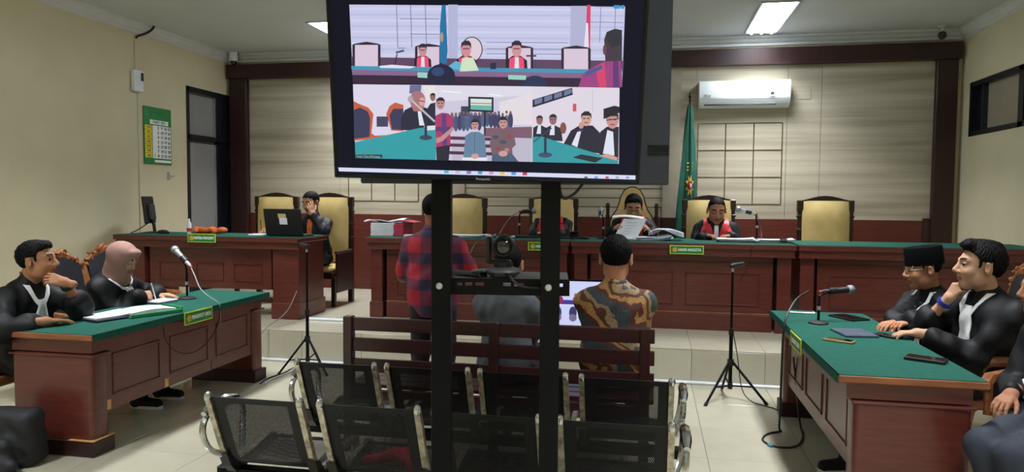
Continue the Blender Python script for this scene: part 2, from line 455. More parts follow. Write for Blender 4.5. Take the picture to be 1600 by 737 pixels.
# cornice, a stepped plaster moulding along each wall
prof = [(0, 0), (0.10, 0), (0.10, -0.025), (0.075, -0.04), (0.055, -0.07), (0.03, -0.085), (0.03, -0.115), (0, -0.125)]
b = MB().prism([(XL+u, ZC+v_) for u, v_ in prof], 'xz', YF, YB)
struct(b.build('trim_1', 'cornice_white', smooth=False))
b = MB().prism([(XR-u, ZC+v_) for u, v_ in prof], 'xz', YF, YB)
struct(b.build('trim_2', 'cornice_white', smooth=False))
b = MB().prism([(YB-u, ZC+v_) for u, v_ in prof], 'yz', XL, XR)
struct(b.build('trim_3', 'cornice_white', smooth=False))
# ---- back wall cladding: cream streaked panels, mahogany wainscot, dark frame
def wall_piece(name, mat, x0, x1, z0, z1, d, c=0.002, y=YB):
    return MB().box(x0, x1, y-d, y+0.002, z0, z1, c).build(name, mat, wall_back, smooth=False)
ZW = 1.36
seams = [-5.72, -4.15, -2.76]
for x0, x1 in ((-5.73, -4.33), (-4.33, -2.76)): wall_piece('wall_panel', 'cream_streak', x0+0.002, x1-0.002, ZW, 3.28, 0.02)
wall_piece('wall_panel', 'cream_streak', -2.50, 0.14, 1.80, 3.28, 0.02)
for i, (z0, z1) in enumerate(((ZW, 1.485), (1.497, 1.605), (1.617, 1.725), (1.737, 1.80))):
    wall_piece('wall_panel', 'cream_streak', -2.50, 0.14, z0, z1, 0.03)
for z_ in (1.491, 1.611, 1.731): wall_piece('mirror_strip', 'mirror_strip', -2.50, 0.14, z_-0.006, z_+0.006, 0.026)
wall_piece('wall_panel', 'cream_streak', 0.36, 0.548, ZW, 3.28, 0.02)
wall_piece('wall_panel', 'cream_streak', 0.552, 1.648, ZW, 3.28, 0.02)
wall_piece('wall_panel', 'cream_streak', 1.652, 2.048, ZW, 3.28, 0.02)
wall_piece('wall_panel', 'cream_streak', 2.052, 3.33, ZW, 3.28, 0.02)
for x0, x1 in ((-2.76, -2.50), (0.14, 0.36)):
    wall_piece('pilaster', 'pilaster_grey', x0, x1, ZW, 3.28, 0.05)
    wall_piece('pilaster_base', 'mahogany_dark', x0, x1, ZP, ZW, 0.055)
for x0, x1 in ((-5.73, -4.33), (-4.33, -2.76), (-2.50, -1.2), (-1.2, 0.14), (0.36, 2.05), (2.05, 3.33)):
    wall_piece('wainscot_panel', 'mahogany_h', x0+0.002, x1-0.002, ZP, ZW, 0.035, 0.004)
wall_piece('rail', 'mahogany_dark', 3.24, 3.33, ZP, ZW+0.03, 0.06, 0.004)
wall_piece('column', 'mahogany_dark', -6.0, -5.73, ZP, 3.28, 0.10, 0.006)
wall_piece('column', 'mahogany_dark', 3.32, 3.55, ZP, 3.28, 0.10, 0.006)
wall_piece('beam', 'mahogany_dark', -6.02, 3.575, 3.28, 3.48, 0.14, 0.008)
# mirror-strip lattices on both flanks
def lattice(x0, x1):
    for i in range(4):
        x = x0+(x1-x0)*i/3; wall_piece('mirror_strip', 'mirror_strip', x-0.007, x+0.007, 1.545, 2.565, 0.026)
        z_ = 1.545+1.02*i/3; wall_piece('mirror_strip', 'mirror_strip', x0, x1, z_-0.007, z_+0.007, 0.0255)
lattice(0.575, 1.60); lattice(-4.20, -3.17)
wall_piece('cover_plate', 'cream_streak', 1.77, 1.92, 2.85, 3.01, 0.026, 0.003)
# ---- corridor behind the doorway
b = MB().box(XL-1.75, XL-0.18, 6.9, 11.2, 0.2, ZP).build('floor_corridor', 'ceramic', smooth=False); struct(b)
b = MB().box(XL-1.85, XL-1.75, 6.9, 11.2, 0.2, 3.5).box(XL-1.75, XL-0.18, 11.1, 11.2, 0.2, 3.5).box(XL-1.75, XL-0.18, 6.9, 7.0, 0.2, 3.5)
b.box(XL-0.75, XL-0.18, 10.3, 11.1, 0.2, 3.5)
struct(b.build('wall_corridor', 'corridor_wall', smooth=False))
struct(MB().box(XL-1.85, XL-0.18, 6.9, 11.2, 3.5, 3.6).build('ceiling_corridor', 'ceiling_white', smooth=False))
# ---- doorway frame, transom pane and glazed leaf
door = struct(MB().box(XL-0.12, XL+0.015, DY0, DY0+0.05, ZP, DZ).box(XL-0.12, XL+0.015, DY1-0.05, DY1, ZP, DZ)
    .box(XL-0.12, XL+0.015, DY0, DY1, DZ-0.07, DZ).box(XL-0.12, XL+0.015, DY0, DY1, 2.36, 2.42).build('door_1', 'black_frame', smooth=False))
MB().box(XL-0.06, XL-0.052, DY0+0.05, 9.20, 2.42, DZ-0.07).build('transom_pane', 'door_glass', door, smooth=False)
MB().box(XL-0.1, XL+0.012, 9.18, DY1-0.05, 2.42, DZ-0.07).build('side_panel', 'black_frame', door, smooth=False)
leaf = MB().box(XL-0.09, XL-0.02, DY0+0.05, DY0+0.10, ZP, 2.32).box(XL-0.09, XL-0.02, 9.18, DY1-0.05, ZP, 2.36).box(XL-0.09, XL-0.02, DY0+0.05, DY1-0.05, ZP, ZP+0.12).build('door_leaf', 'black_frame', door, smooth=False)
MB().box(XL-0.06, XL-0.052, DY0+0.10, 9.18, ZP+0.12, 2.32).build('pane', 'door_glass', leaf, smooth=False)
# ---- window band
win = MB()
n_ = 5; wy = [WY1-(WY1-WY0)*i/n_ for i in range(n_+1)]
win.box(XR-0.01, XR+0.1, WY0, WY1, WZ0, WZ0+0.055).box(XR-0.01, XR+0.1, WY0, WY1, WZ1-0.055, WZ1)
for y in wy: win.box(XR-0.01, XR+0.1, max(WY0, y-0.05), min(WY1, y+0.05), WZ0, WZ1)
for y0 in wy[:-1]: win.box(XR+0.005, XR+0.09, y0-0.33, y0-0.27, WZ0, WZ1)
window = struct(win.build('window_1', 'black_frame', smooth=False))
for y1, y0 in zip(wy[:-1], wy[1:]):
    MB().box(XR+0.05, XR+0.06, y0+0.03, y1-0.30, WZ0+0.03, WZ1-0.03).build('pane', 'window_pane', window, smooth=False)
    MB().box(XR+0.07, XR+0.08, y1-0.30, y1-0.03, WZ0+0.03, WZ1-0.03).build('pane', 'screen_off', window, smooth=False)
# ---- ceiling troffers: frame, reflector, tubes and their own lamp
def troffer(x0, y0, label, off=''):
    sfx = '_offscreen' if off else ''
    W_, L_ = 0.36, 1.38
    t = thing('ceiling_light'+(('_'+off) if off else '')+sfx, label, 'light', (x0+W_/2, y0+L_/2, ZC), 0, 'recessed ceiling troffers')
    fr = 0.018
    b = MB().box(-W_/2-fr, W_/2+fr, -L_/2-fr, -L_/2, -0.012, 0.002).box(-W_/2-fr, W_/2+fr, L_/2, L_/2+fr, -0.012, 0.002)
    b.box(-W_/2-fr, -W_/2, -L_/2, L_/2, -0.012, 0.002).box(W_/2, W_/2+fr, -L_/2, L_/2, -0.012, 0.002)
    b.build('frame', 'ac_grey', t, smooth=False)
    MB().box(-W_/2, W_/2, -L_/2, L_/2, -0.003, 0.001).build('reflector', 'ac_white', t, smooth=False)
    for x in (-0.117, 0.0, 0.117):
        MB().cyl((x, -L_/2+0.05, -0.022), (x, L_/2-0.05, -0.022), 0.016, n=12).build('fluorescent_tube'+sfx, 'tube_light', t)
        MB().prism([(x-0.055, -0.003), (x-0.04, -0.007), (x+0.04, -0.007), (x+0.055, -0.003)], 'xz', -L_/2+0.02, L_/2-0.02).build('diffuser'+sfx, 'tube_light', t, smooth=False)
    ld = bpy.data.lights.new('troffer_lamp', 'AREA'); ld.shape = 'RECTANGLE'; ld.size = 0.34; ld.size_y = 1.3
    ld.energy = LAMP_POWER; ld.color = (0.96, 0.99, 1.0); ld.spread = rad(112)
    o = bpy.data.objects.new('ceiling_lamp'+(('_'+off) if off else '')+sfx, ld); col.objects.link(o); o.location = (0, 0, -0.045); o.parent = t
for x, side, sw in ((1.10, 'on the wall air conditioner side', 'window_side'), (-3.99, 'on the calendar wall side', 'calendar_side')):
    for y, where, ww in ((7.82, 'above the judges', ''), (4.3, 'above the wooden pew', 'pew'), (0.8, 'above the public seats', 'seats'), (-2.6, 'at the public end', 'public_end')):
        troffer(x, y, 'twin tube ceiling light %s, %s' % (where, side), (ww+'_'+sw) if ww else '')

# ================================================================== FURNITURE
# ---- name plates
def name_plate(body, w_, h_, loc, rotz, label, twidth):
    t = thing('name_plate', label, 'sign', loc, rotz, 'green name plates on the desks')
    MB().box(-w_/2, w_/2, -0.006, 0.0, -h_/2, h_/2, 0.0008).build('border', 'sign_yellow', t, smooth=False)
    MB().box(-w_/2+0.008, w_/2-0.008, -0.0075, -0.005, -h_/2+0.008, h_/2-0.008).build('panel', 'sign_green', t, smooth=False)
    e = MB(); ex = -w_/2+0.05
    e.cyl((ex, -0.007, 0), (ex, -0.0085, 0), h_*0.24, n=18)
    for k in range(8):
        a = 2*pi*k/8; e.obox((ex+cos(a)*h_*0.27, -0.0078, sin(a)*h_*0.27), (h_*0.1, 0.001, h_*0.1), Matrix.Rotation(a, 3, 'Y'))
    e.build('emblem', 'gold', t, smooth=False)
    flat_text(MB(), body, h_*0.44, 0.028, 0, -0.0085, width=twidth, bold=0.0012).build('lettering', 'sign_white', t, smooth=False)
    return t
# ---- judges' and clerk's desks (front faces -y)
def court_desk(name, label, x0, x1, yf, yb, zt, frames, panel_bottom=None, plinth=True, group=None):
    """local origin on the platform at the middle of the front edge"""
    W_ = x1-x0; D = yb-yf; H_ = zt-ZP
    t = thing(name, label, 'desk', ((x0+x1)/2, yf, ZP), 0, group)
    a = W_/2
    MB().box(-a, a, 0.0, D, H_-0.055, H_-0.006, 0.006).build('tabletop', 'mahogany_h', t, smooth=False)
    MB().box(-a+0.004, a-0.004, 0.012, D, H_-0.008, H_).build('felt_cover', 'felt', t, smooth=False)
    MB().box(-a, a, -0.004, 0.012, H_-0.016, H_-0.004, 0.003).build('edge_strip', 'mahogany_h', t, smooth=False)
    b = MB().box(-a+0.01, a-0.01, 0.03, 0.06, H_-0.12, H_-0.05, 0.006)
    b.build('fascia', 'mahogany_h', t, smooth=False)
    MB().box(-a+0.005, a-0.005, 0.02, 0.05, H_-0.128, H_-0.112, 0.004).build('moulding', 'mahogany', t, smooth=False)
    pb = 0.0 if panel_bottom is None else panel_bottom
    pw = 0.30 if panel_bottom is not None else 0.13
    panel = MB().box(-a+0.065+pw, a-0.065-pw, 0.12, 0.145, pb, H_-0.06).build('front_panel', 'mahogany', t, smooth=False)
    for s in (-1, 1):
        xo, xi = s*(a-0.03), s*(a-0.03-pw)
        MB().box(min(xo, xi), max(xo, xi), 0.075, D-0.04, 0.0, H_-0.055, 0.006).build('pedestal', 'mahogany', t, smooth=False)
        MB().box(min(xo, xi)-0.012, max(xo, xi)+0.012, 0.06, D-0.02, 0.0, 0.17, 0.006).build('plinth', 'mahogany', t, smooth=False)
    for s in (-1, 1):
        xi = s*(a-0.03-pw)
        MB().box(min(xi+s*0.01, xi-s*0.06), max(xi+s*0.01, xi-s*0.06), 0.30, 0.32, pb, H_-0.055).build('recess_board', 'mahogany', t, smooth=False)
        MB().box(min(xi-s*0.035, xi-s*0.055), max(xi-s*0.035, xi-s*0.055), 0.13, 0.31, pb, H_-0.055).build('recess_board', 'mahogany', t, smooth=False)
    if pb == 0.0:
        MB().box(-a+0.195, a-0.195, 0.095, 0.12, 0, 0.165, 0.006).build('plinth_board', 'mahogany', t, smooth=False)
        MB().box(-a+0.195, a-0.195, 0.098, 0.122, 0.165, 0.18, 0.004).build('moulding', 'worn_edge', t, smooth=False)
        MB().box(-a+0.195, a-0.195, 0.105, 0.122, H_-0.20, H_-0.19, 0.003).build('moulding', 'mahogany', t, smooth=False)
    n = frames; in0, in1 = -a+0.06+pw+0.06, a-0.06-pw-0.06
    fw_ = (in1-in0)/n
    z0, z1 = (max(pb, 0.17)+0.08, H_-0.29)
    for i in range(n):
        u0, u1 = in0+i*fw_+0.06, in0+(i+1)*fw_-0.06
        b = MB().box(u0, u1, 0.108, 0.122, z0, z0+0.014, 0.004).box(u0, u1, 0.108, 0.122, z1-0.014, z1, 0.004)
        b.box(u0, u0+0.014, 0.108, 0.122, z0, z1, 0.004).box(u1-0.014, u1, 0.108, 0.122, z0, z1, 0.004)
        b.build('panel_frame', 'mahogany', t, smooth=False)
    return t
ZD = 1.17
gj = 'desks forming the judges bench'
court_desk('judges_desk', 'long mahogany judges desk with green felt carrying the stacked case files', -3.0, -0.81, 7.16, 8.0, ZD, 2, group=gj)
court_desk('judges_desk', 'long mahogany judges desk in front of the flag and presiding judge', -0.79, 1.375, 7.16, 8.0, ZD, 2, group=gj)
court_desk('judges_desk', 'bare mahogany judges desk with nothing on its green top', 1.395, 3.58, 7.16, 8.0, ZD, 2, group=gj)
court_desk('clerk_desk', 'mahogany clerk desk with green felt top and open foot space beneath its panel', -5.80, -3.60, 6.80, 7.5, ZD, 3, panel_bottom=0.30)
name_plate('HAKIM ANGGOTA', 0.325, 0.085, (-1.065, 7.15, 1.11), 0, 'green HAKIM ANGGOTA plate on the desk carrying the case files', 0.22)
name_plate('HAKIM ANGGOTA', 0.325, 0.085, (0.352, 7.15, 1.105), 0, 'green HAKIM ANGGOTA plate below the bareheaded judge beside the flag', 0.22)
name_plate('PANITERA PENGGANTI', 0.33, 0.092, (-4.70, 6.79, 1.15), 0, 'green PANITERA PENGGANTI plate on the clerk desk edge', 0.235)
# ---- advocates' and prosecutors' side tables: local x to the open court, y along the table
def side_table(label, loc, rotz, L_=2.02, W_=0.67, ins=0.045, worn=True):
    t = thing('side_table', label, 'table', loc, rotz)
    H_ = 0.76
    MB().box(-W_, 0, 0, L_, H_-0.04, H_-0.004, 0.005).build('tabletop', 'worn_edge', t, smooth=False)
    MB().box(-W_+0.004, 0.004, 0.008, L_-0.008, H_-0.006, H_).box(-0.004, 0.005, 0.008, L_-0.008, H_-0.042, H_).build('felt_cover', 'felt', t, smooth=False)
    for y0 in (-0.006, L_-0.006): MB().box(-W_, 0.002, y0, y0+0.012, H_-0.036, H_-0.002, 0.004).build('edge_strip', 'worn_edge', t, smooth=False)
    MB().box(-W_+0.05, -0.05, 0.05, L_-0.05, 0.635, H_-0.04).build('apron', 'mahogany_h', t, smooth=False)
    for y0 in (0.04, L_-0.18):
        ped = MB()
        x0, x1, y1 = -W_+0.05, -ins, y0+0.14
        r = 0.03
        out = []
        for cx_, cy_, a0 in ((x1-r, y0+r, -90), (x1-r, y1-r, 0), (x0+r, y1-r, 90), (x0+r, y0+r, 180)):
            for k in range(5):
                a = rad(a0+k*22.5); out.append((cx_+r*cos(a), cy_+r*sin(a)))
        ped.prism(out, 'xy', 0.0, 0.62); ped.build('pedestal', 'mahogany', t)
        MB().box(x0-0.014, x1+0.014, y0-0.014, y1+0.014, 0.61, 0.628, 0.006).build('moulding', 'mahogany', t, smooth=False)
        MB().box(x0-0.02, x1+0.02, y0-0.02, y1+0.02, 0.0, 0.10, 0.005).build('plinth', 'mahogany_dark', t, smooth=False)
        if worn and y0 < 0.1: MB().box(x1-0.16, x1+0.0205, y0-0.0205, y1+0.019, 0.0975, 0.1025, 0.001).build('chipped_edge', 'bare_chip', t, smooth=False)
    MB().box(-ins-0.05, -ins-0.025, 0.17, L_-0.17, 0.245, 0.65).build('front_panel', 'mahogany', t, smooth=False)
    n = 3; u0, u1 = 0.19, L_-0.19; dw = (u1-u0)/n
    for i in range(n):
        a_, b_ = u0+i*dw+0.05, u0+(i+1)*dw-0.05
        z0, z1 = 0.33, 0.60
        f = MB().box(-ins-0.029, -ins-0.017, a_, b_, z0, z0+0.014, 0.004).box(-ins-0.029, -ins-0.017, a_, b_, z1-0.014, z1, 0.004)
        f.box(-ins-0.029, -ins-0.017, a_, a_+0.014, z0, z1, 0.004).box(-ins-0.029, -ins-0.017, b_-0.014, b_, z0, z1, 0.004)
        f.build('panel_frame', 'mahogany', t, smooth=False)
        f.v = []; f.f = []
        if worn: f.box(-ins-0.026, -ins-0.021, a_-0.06, a_-0.02, 0.247, 0.31, 0.001).build('chipped_edge', 'bare_chip' if i < 2 else 'mahogany', t, smooth=False)
    return t
tabL = side_table('prosecutors table with green felt, worn chipped mahogany panels and open case binder', (-3.275, 3.655, 0), 0)
tabR = side_table('advocates table with green felt carrying phones, tablets and a desk microphone', (0.905, 5.66, 0), pi, 2.03, 0.66, 0.085, False)
name_plate('PENUNTUT UMUM', 0.33, 0.092, (-3.268, 4.665, 0.715), pi/2, 'green PENUNTUT UMUM plate on the prosecutors table edge', 0.225)
name_plate('PENASIHAT HUKUM', 0.33, 0.092, (0.898, 4.62, 0.72), -pi/2, 'green plate with pale lettering on the advocates table edge', 0.23)

# ---- court chairs with gold upholstery (local +y is the way the sitter faces)
def arch(x0, x1, z0, rise, n=9):
    return [(x0+(x1-x0)*i/(n-1), z0+rise*sin(pi*i/(n-1))**1.4) for i in range(n)]
def court_chair(label, loc, rotz, group='gold upholstered court chairs', ornate=False):
    t = thing('court_chair', label, 'chair', loc, rotz, group)
    hw = 0.29
    top = 1.30
    if not ornate:
        cush = [(-0.235, 0.52)]+[(-0.235, 1.27)]+[(0.235, 1.27)]+[(0.235, 0.52)]
        b = MB(); G = []
        for j in range(9):
            z = 0.50+(1.285-0.50)*j/8
            G.append([(-0.24+0.48*i/8, -0.235+0.05*(1-((i-4)/4)**4)*(1-((j-4)/4)**6)-0.03*(z-0.5), z) for i in range(9)])
        b.sheet(G, 0.05); b.build('back_cushion', 'upholstery_gold', t, ang=60)
        MB().prism([(-hw+0.02, 1.27)]+arch(-hw+0.02, hw-0.02, 1.295, 0.055)+[(hw-0.02, 1.27)], 'xz', -0.30, -0.235).build('crest_rail', 'chair_wood', t)
        for s in (-1, 1):
            b = MB().box(s*0.265-0.03, s*0.265+0.03, -0.30, -0.235, 0.0, 1.22, 0.006)
            b.box(s*0.268-0.034, s*0.268+0.034, -0.305, -0.23, 1.17, 1.30, 0.008)
            for z in (0.78, 0.95, 1.10): b.box(s*0.268-0.036, s*0.268+0.036, -0.304, -0.231, z, z+0.03, 0.006)
            b.build('back_post', 'chair_wood', t, smooth=False)
    else:
        out = [(-0.25, 0.50), (-0.25, 1.02), (-0.22, 1.10), (-0.17, 1.17), (-0.145, 1.25), (-0.125, 1.33), (-0.085, 1.40), (-0.03, 1.43), (0.03, 1.43), (0.085, 1.40), (0.125, 1.33), (0.145, 1.25), (0.17, 1.17), (0.22, 1.10), (0.25, 1.02), (0.25, 0.50)]
        MB().prism(out, 'xz', -0.25, -0.215).build('back_cushion', 'upholstery_gold', t)
        MB().tube([(x, -0.24, z) for x, z in out], 0.018, 8).build('back_frame', 'chair_wood', t)
        MB().prism([(x*1.02, z) for x, z in out], 'xz', -0.275, -0.248).build('back_board', 'chair_wood', t)
        for s in (-1, 1):
            b = MB().box(s*0.285-0.02, s*0.285+0.02, -0.285, -0.235, 0, 1.25, 0.006)
            for z in (0.7, 0.9, 1.08, 1.2): b.box(s*0.285-0.026, s*0.285+0.026, -0.29, -0.23, z, z+0.03, 0.006)
            b.build('back_post', 'chair_wood', t, smooth=False)
    MB().box(-0.25, 0.25, -0.22, 0.26, 0.40, 0.475, 0.03).build('seat', 'upholstery_gold', t)
    MB().box(-0.27, 0.27, -0.24, 0.27, 0.33, 0.405, 0.008).build('seat_frame', 'chair_wood', t, smooth=False)
    for s in (-1, 1):
        MB().box(s*0.27-0.025, s*0.27+0.025, 0.21, 0.26, 0.0, 0.36, 0.005).build('leg', 'chair_wood', t, smooth=False)
        MB().box(s*0.285-0.02, s*0.285+0.02, -0.23, 0.22, 0.62, 0.66, 0.012).build('armrest', 'chair_wood', t, smooth=False)
        MB().box(s*0.285-0.012, s*0.285+0.012, -0.23, 0.20, 0.16, 0.63, 0.004).build('side_panel', 'chair_wood', t, smooth=False)
    return t
court_chair('empty gold clerk chair standing beside the dark wall column', (-4.74, 8.16, ZP), pi)
court_chair('gold clerk chair behind the man in black jacket at the laptop', (-3.93, 8.02, ZP), pi)
court_chair('empty gold court chair behind the case file desk', (-2.29, 8.3, ZP), pi)
court_chair('gold court chair of the judge at the black desk microphone', (-1.16, 8.3, ZP), pi)
court_chair('tall round topped gold chair of the presiding judge in glasses', (-0.22, 8.3, ZP), pi, ornate=True)
court_chair('gold court chair of the judge seated beside the flag', (0.66, 8.3, ZP), pi)
court_chair('empty gold court chair behind the bare desk by the cream wall', (1.935, 8.3, ZP), pi)

# ---- sculpted volumes: signed distances on a grid, surfaced into quads
class Vol:
    def __init__(s, lo, hi, h):
        s.h = h; s.lo = np.array(lo, float)-3*h
        s.n = np.ceil((np.array(hi, float)+3*h-s.lo)/h).astype(int)+1
        s.F = np.full(s.n, 1.0, np.float32)
    def _win(s, lo, hi, k):
        i0 = np.maximum(np.floor((np.array(lo)-k-2.5*s.h-s.lo)/s.h).astype(int), 0)
        i1 = np.minimum(np.ceil((np.array(hi)+k+2.5*s.h-s.lo)/s.h).astype(int)+1, s.n)
        if (i1 <= i0).any(): return None
        ax = [(s.lo[d]+np.arange(i0[d], i1[d])*s.h).astype(np.float32) for d in range(3)]
        return tuple(slice(a, b) for a, b in zip(i0, i1)), ax[0][:, None, None], ax[1][None, :, None], ax[2][None, None, :]
    def _mix(s, sl, d, k, sub):
        A = s.F[sl]
        if sub:
            if k > 0:
                hh = np.maximum(k-np.abs(A+d), 0)/k; s.F[sl] = np.maximum(A, -d)+hh*hh*k*0.25
            else: s.F[sl] = np.maximum(A, -d)
        elif k > 0:
            hh = np.maximum(k-np.abs(A-d), 0)/k; s.F[sl] = np.minimum(A, d)-hh*hh*k*0.25
        else: s.F[sl] = np.minimum(A, d)
    def rc(s, a, b, ra, rb=None, k=0.02, sub=False):
        rb = ra if rb is None else rb
        a, b = np.array(a, float), np.array(b, float); r = max(ra, rb)
        W = s._win(np.minimum(a, b)-r, np.maximum(a, b)+r, k)
        if W is None: return s
        sl, X, Y, Z = W; ba = b-a; L2 = max((ba*ba).sum(), 1e-9)
        t = np.clip(((X-a[0])*ba[0]+(Y-a[1])*ba[1]+(Z-a[2])*ba[2])/L2, 0, 1)
        d = np.sqrt((X-a[0]-t*ba[0])**2+(Y-a[1]-t*ba[1])**2+(Z-a[2]-t*ba[2])**2)-(ra+(rb-ra)*t)
        s._mix(sl, d, k, sub); return s
    def el(s, c, r, k=0.02, R=None, sub=False):
        c = np.array(c, float); r = np.array(r, float)
        R_ = np.eye(3) if R is None else np.array(R)
        ext = np.sqrt(((R_*r)**2).sum(1))
        W = s._win(c-ext, c+ext, k)
        if W is None: return s
        sl, X, Y, Z = W; X, Y, Z = X-c[0], Y-c[1], Z-c[2]
        q = [R_[0, i]*X+R_[1, i]*Y+R_[2, i]*Z for i in range(3)]
        k0 = np.sqrt(sum((q[i]/r[i])**2 for i in range(3))); k1 = np.sqrt(sum((q[i]/r[i]**2)**2 for i in range(3)))+1e-6
        s._mix(sl, k0*(k0-1)/k1, k, sub); return s
    def bx(s, c, hs, r, k=0.0, R=None, sub=False):
        c = np.array(c, float); hs = np.array(hs, float)
        R_ = np.eye(3) if R is None else np.array(R)
        ext = np.abs(R_) @ hs
        W = s._win(c-ext, c+ext, k)
        if W is None: return s
        sl, X, Y, Z = W; X, Y, Z = X-c[0], Y-c[1], Z-c[2]
        q = [np.abs(R_[0, i]*X+R_[1, i]*Y+R_[2, i]*Z)-hs[i]+r for i in range(3)]
        d = np.sqrt(sum(np.maximum(v_, 0)**2 for v_ in q))+np.minimum(np.maximum(q[0], np.maximum(q[1], q[2])), 0)-r
        s._mix(sl, d, k, sub); return s
    def cut(s, fn):
        """remove where fn(X, Y, Z) > 0"""
        X, Y, Z = [(s.lo[d]+np.arange(s.n[d])*s.h).astype(np.float32) for d in range(3)]
        s.F = np.maximum(s.F, fn(X[:, None, None], Y[None, :, None], Z[None, None, :])).astype(np.float32); return s
    def mesh(s):
        F = s.F; I = F < 0
        c = [F[i:F.shape[0]-1+i, j:F.shape[1]-1+j, k:F.shape[2]-1+k] for i in (0, 1) for j in (0, 1) for k in (0, 1)]
        cnt = sum((v_ < 0).astype(np.int8) for v_ in c)
        act = np.argwhere((cnt > 0) & (cnt < 8))
        if len(act) == 0: return np.zeros((0, 3)), np.zeros((0, 4), int)
        val = np.stack([v_[tuple(act.T)] for v_ in c], 1)
        cor = np.array([(i, j, k) for i in (0, 1) for j in (0, 1) for k in (0, 1)], float)
        E_ = [(a, b) for a in range(8) for b in range(a+1, 8) if np.abs(cor[a]-cor[b]).sum() == 1]
        P_ = np.zeros((len(act), 3)); n = np.zeros(len(act))
        for a, b in E_:
            va, vb = val[:, a], val[:, b]; x = (va < 0) != (vb < 0)
            t = np.where(x, va/np.where(x, va-vb, 1), 0)
            P_ += np.where(x[:, None], cor[a]+t[:, None]*(cor[b]-cor[a]), 0); n += x
        V = s.lo+(act+P_/n[:, None])*s.h
        idx = np.full(cnt.shape, -1, np.int64); idx[tuple(act.T)] = np.arange(len(act))
        Q = []
        for ax in range(3):
            sl0 = [slice(None)]*3; sl1 = [slice(None)]*3; sl0[ax] = slice(0, -1); sl1[ax] = slice(1, None)
            a, b = I[tuple(sl0)], I[tuple(sl1)]
            e = np.argwhere(a != b); u, w_ = (ax+1) % 3, (ax+2) % 3
            ok = (e[:, u] > 0) & (e[:, w_] > 0) & (e[:, u] < I.shape[u]-1) & (e[:, w_] < I.shape[w_]-1); e = e[ok]
            du = np.zeros(3, int); du[u] = 1; dw = np.zeros(3, int); dw[w_] = 1
            q = np.stack([idx[tuple((e-o).T)] for o in (du*0, du, du+dw, dw)], 1)
            fl = ~I[tuple(e.T)]; q[fl] = q[fl][:, ::-1]
            Q.append(q)
        Q = np.concatenate(Q); Q = Q[(Q >= 0).all(1)]
        return V, Q
def join_np(parts):
    V, Q, C_ = [], [], []; o = 0
    for v_, q, c in parts:
        V.append(v_); Q.append(q+o); C_.append(np.broadcast_to(np.array(c, float), (len(v_), 3)) if np.ndim(c) == 1 else c); o += len(v_)
    return np.concatenate(V), np.concatenate(Q), np.concatenate(C_)
def npmesh(name, V, Q, mat, parent=None, cols=None, smooth=True):
    me = bpy.data.meshes.new(name); n, m_ = len(V), len(Q)
    me.vertices.add(n); me.vertices.foreach_set('co', np.asarray(V, np.float32).ravel())
    me.loops.add(4*m_); me.loops.foreach_set('vertex_index', np.asarray(Q, np.int32).ravel())
    me.polygons.add(m_); me.polygons.foreach_set('loop_start', np.arange(0, 4*m_, 4, dtype=np.int32))
    me.update(calc_edges=True); me.validate()
    if cols is not None:
        ca = me.color_attributes.new('Col', 'FLOAT_COLOR', 'POINT')
        ca.data.foreach_set('color', np.concatenate([cols, np.ones((len(cols), 1))], 1).astype(np.float32).ravel())
    if smooth: me.shade_smooth()
    me.materials.append(MATS[mat])
    return link(name, me, parent)

# ---- carved armchairs (local +y is the way the sitter faces)
def carved_crest(h=0.007):
    v = Vol((-0.30, -0.06, 0.0), (0.30, 0.06, 0.30), h)
    r_ = random.Random(3)
    for i in range(15):
        a = -0.26+0.52*i/14; z = 0.02+0.15*(1-(a/0.27)**2)
        v.rc((a, 0, z), (a*1.02, 0, z+0.025), 0.024, 0.02, 0.008)
    for i in range(90):
        a = r_.uniform(-0.28, 0.28); z = 0.0+0.17*(1-(a/0.30)**2)+r_.uniform(-0.025, 0.06)
        e = (r_.uniform(0.010, 0.024), r_.uniform(0.012, 0.02), r_.uniform(0.008, 0.014))
        v.el((a, r_.uniform(-0.028, 0.02), z), e, 0.004, np.array(Matrix.Rotation(r_.uniform(0, pi), 3, 'Y')))
    for s in (-1, 1):
        for k in range(10):
            a = k*0.65; v.el((s*(0.07+0.035*cos(a)*(1-k*0.07)), -0.02, 0.19+0.035*sin(a)*(1-k*0.07)), (0.012, 0.02, 0.012), 0.006)
    return v.mesh()
CREST = carved_crest()
CREST_ME = None
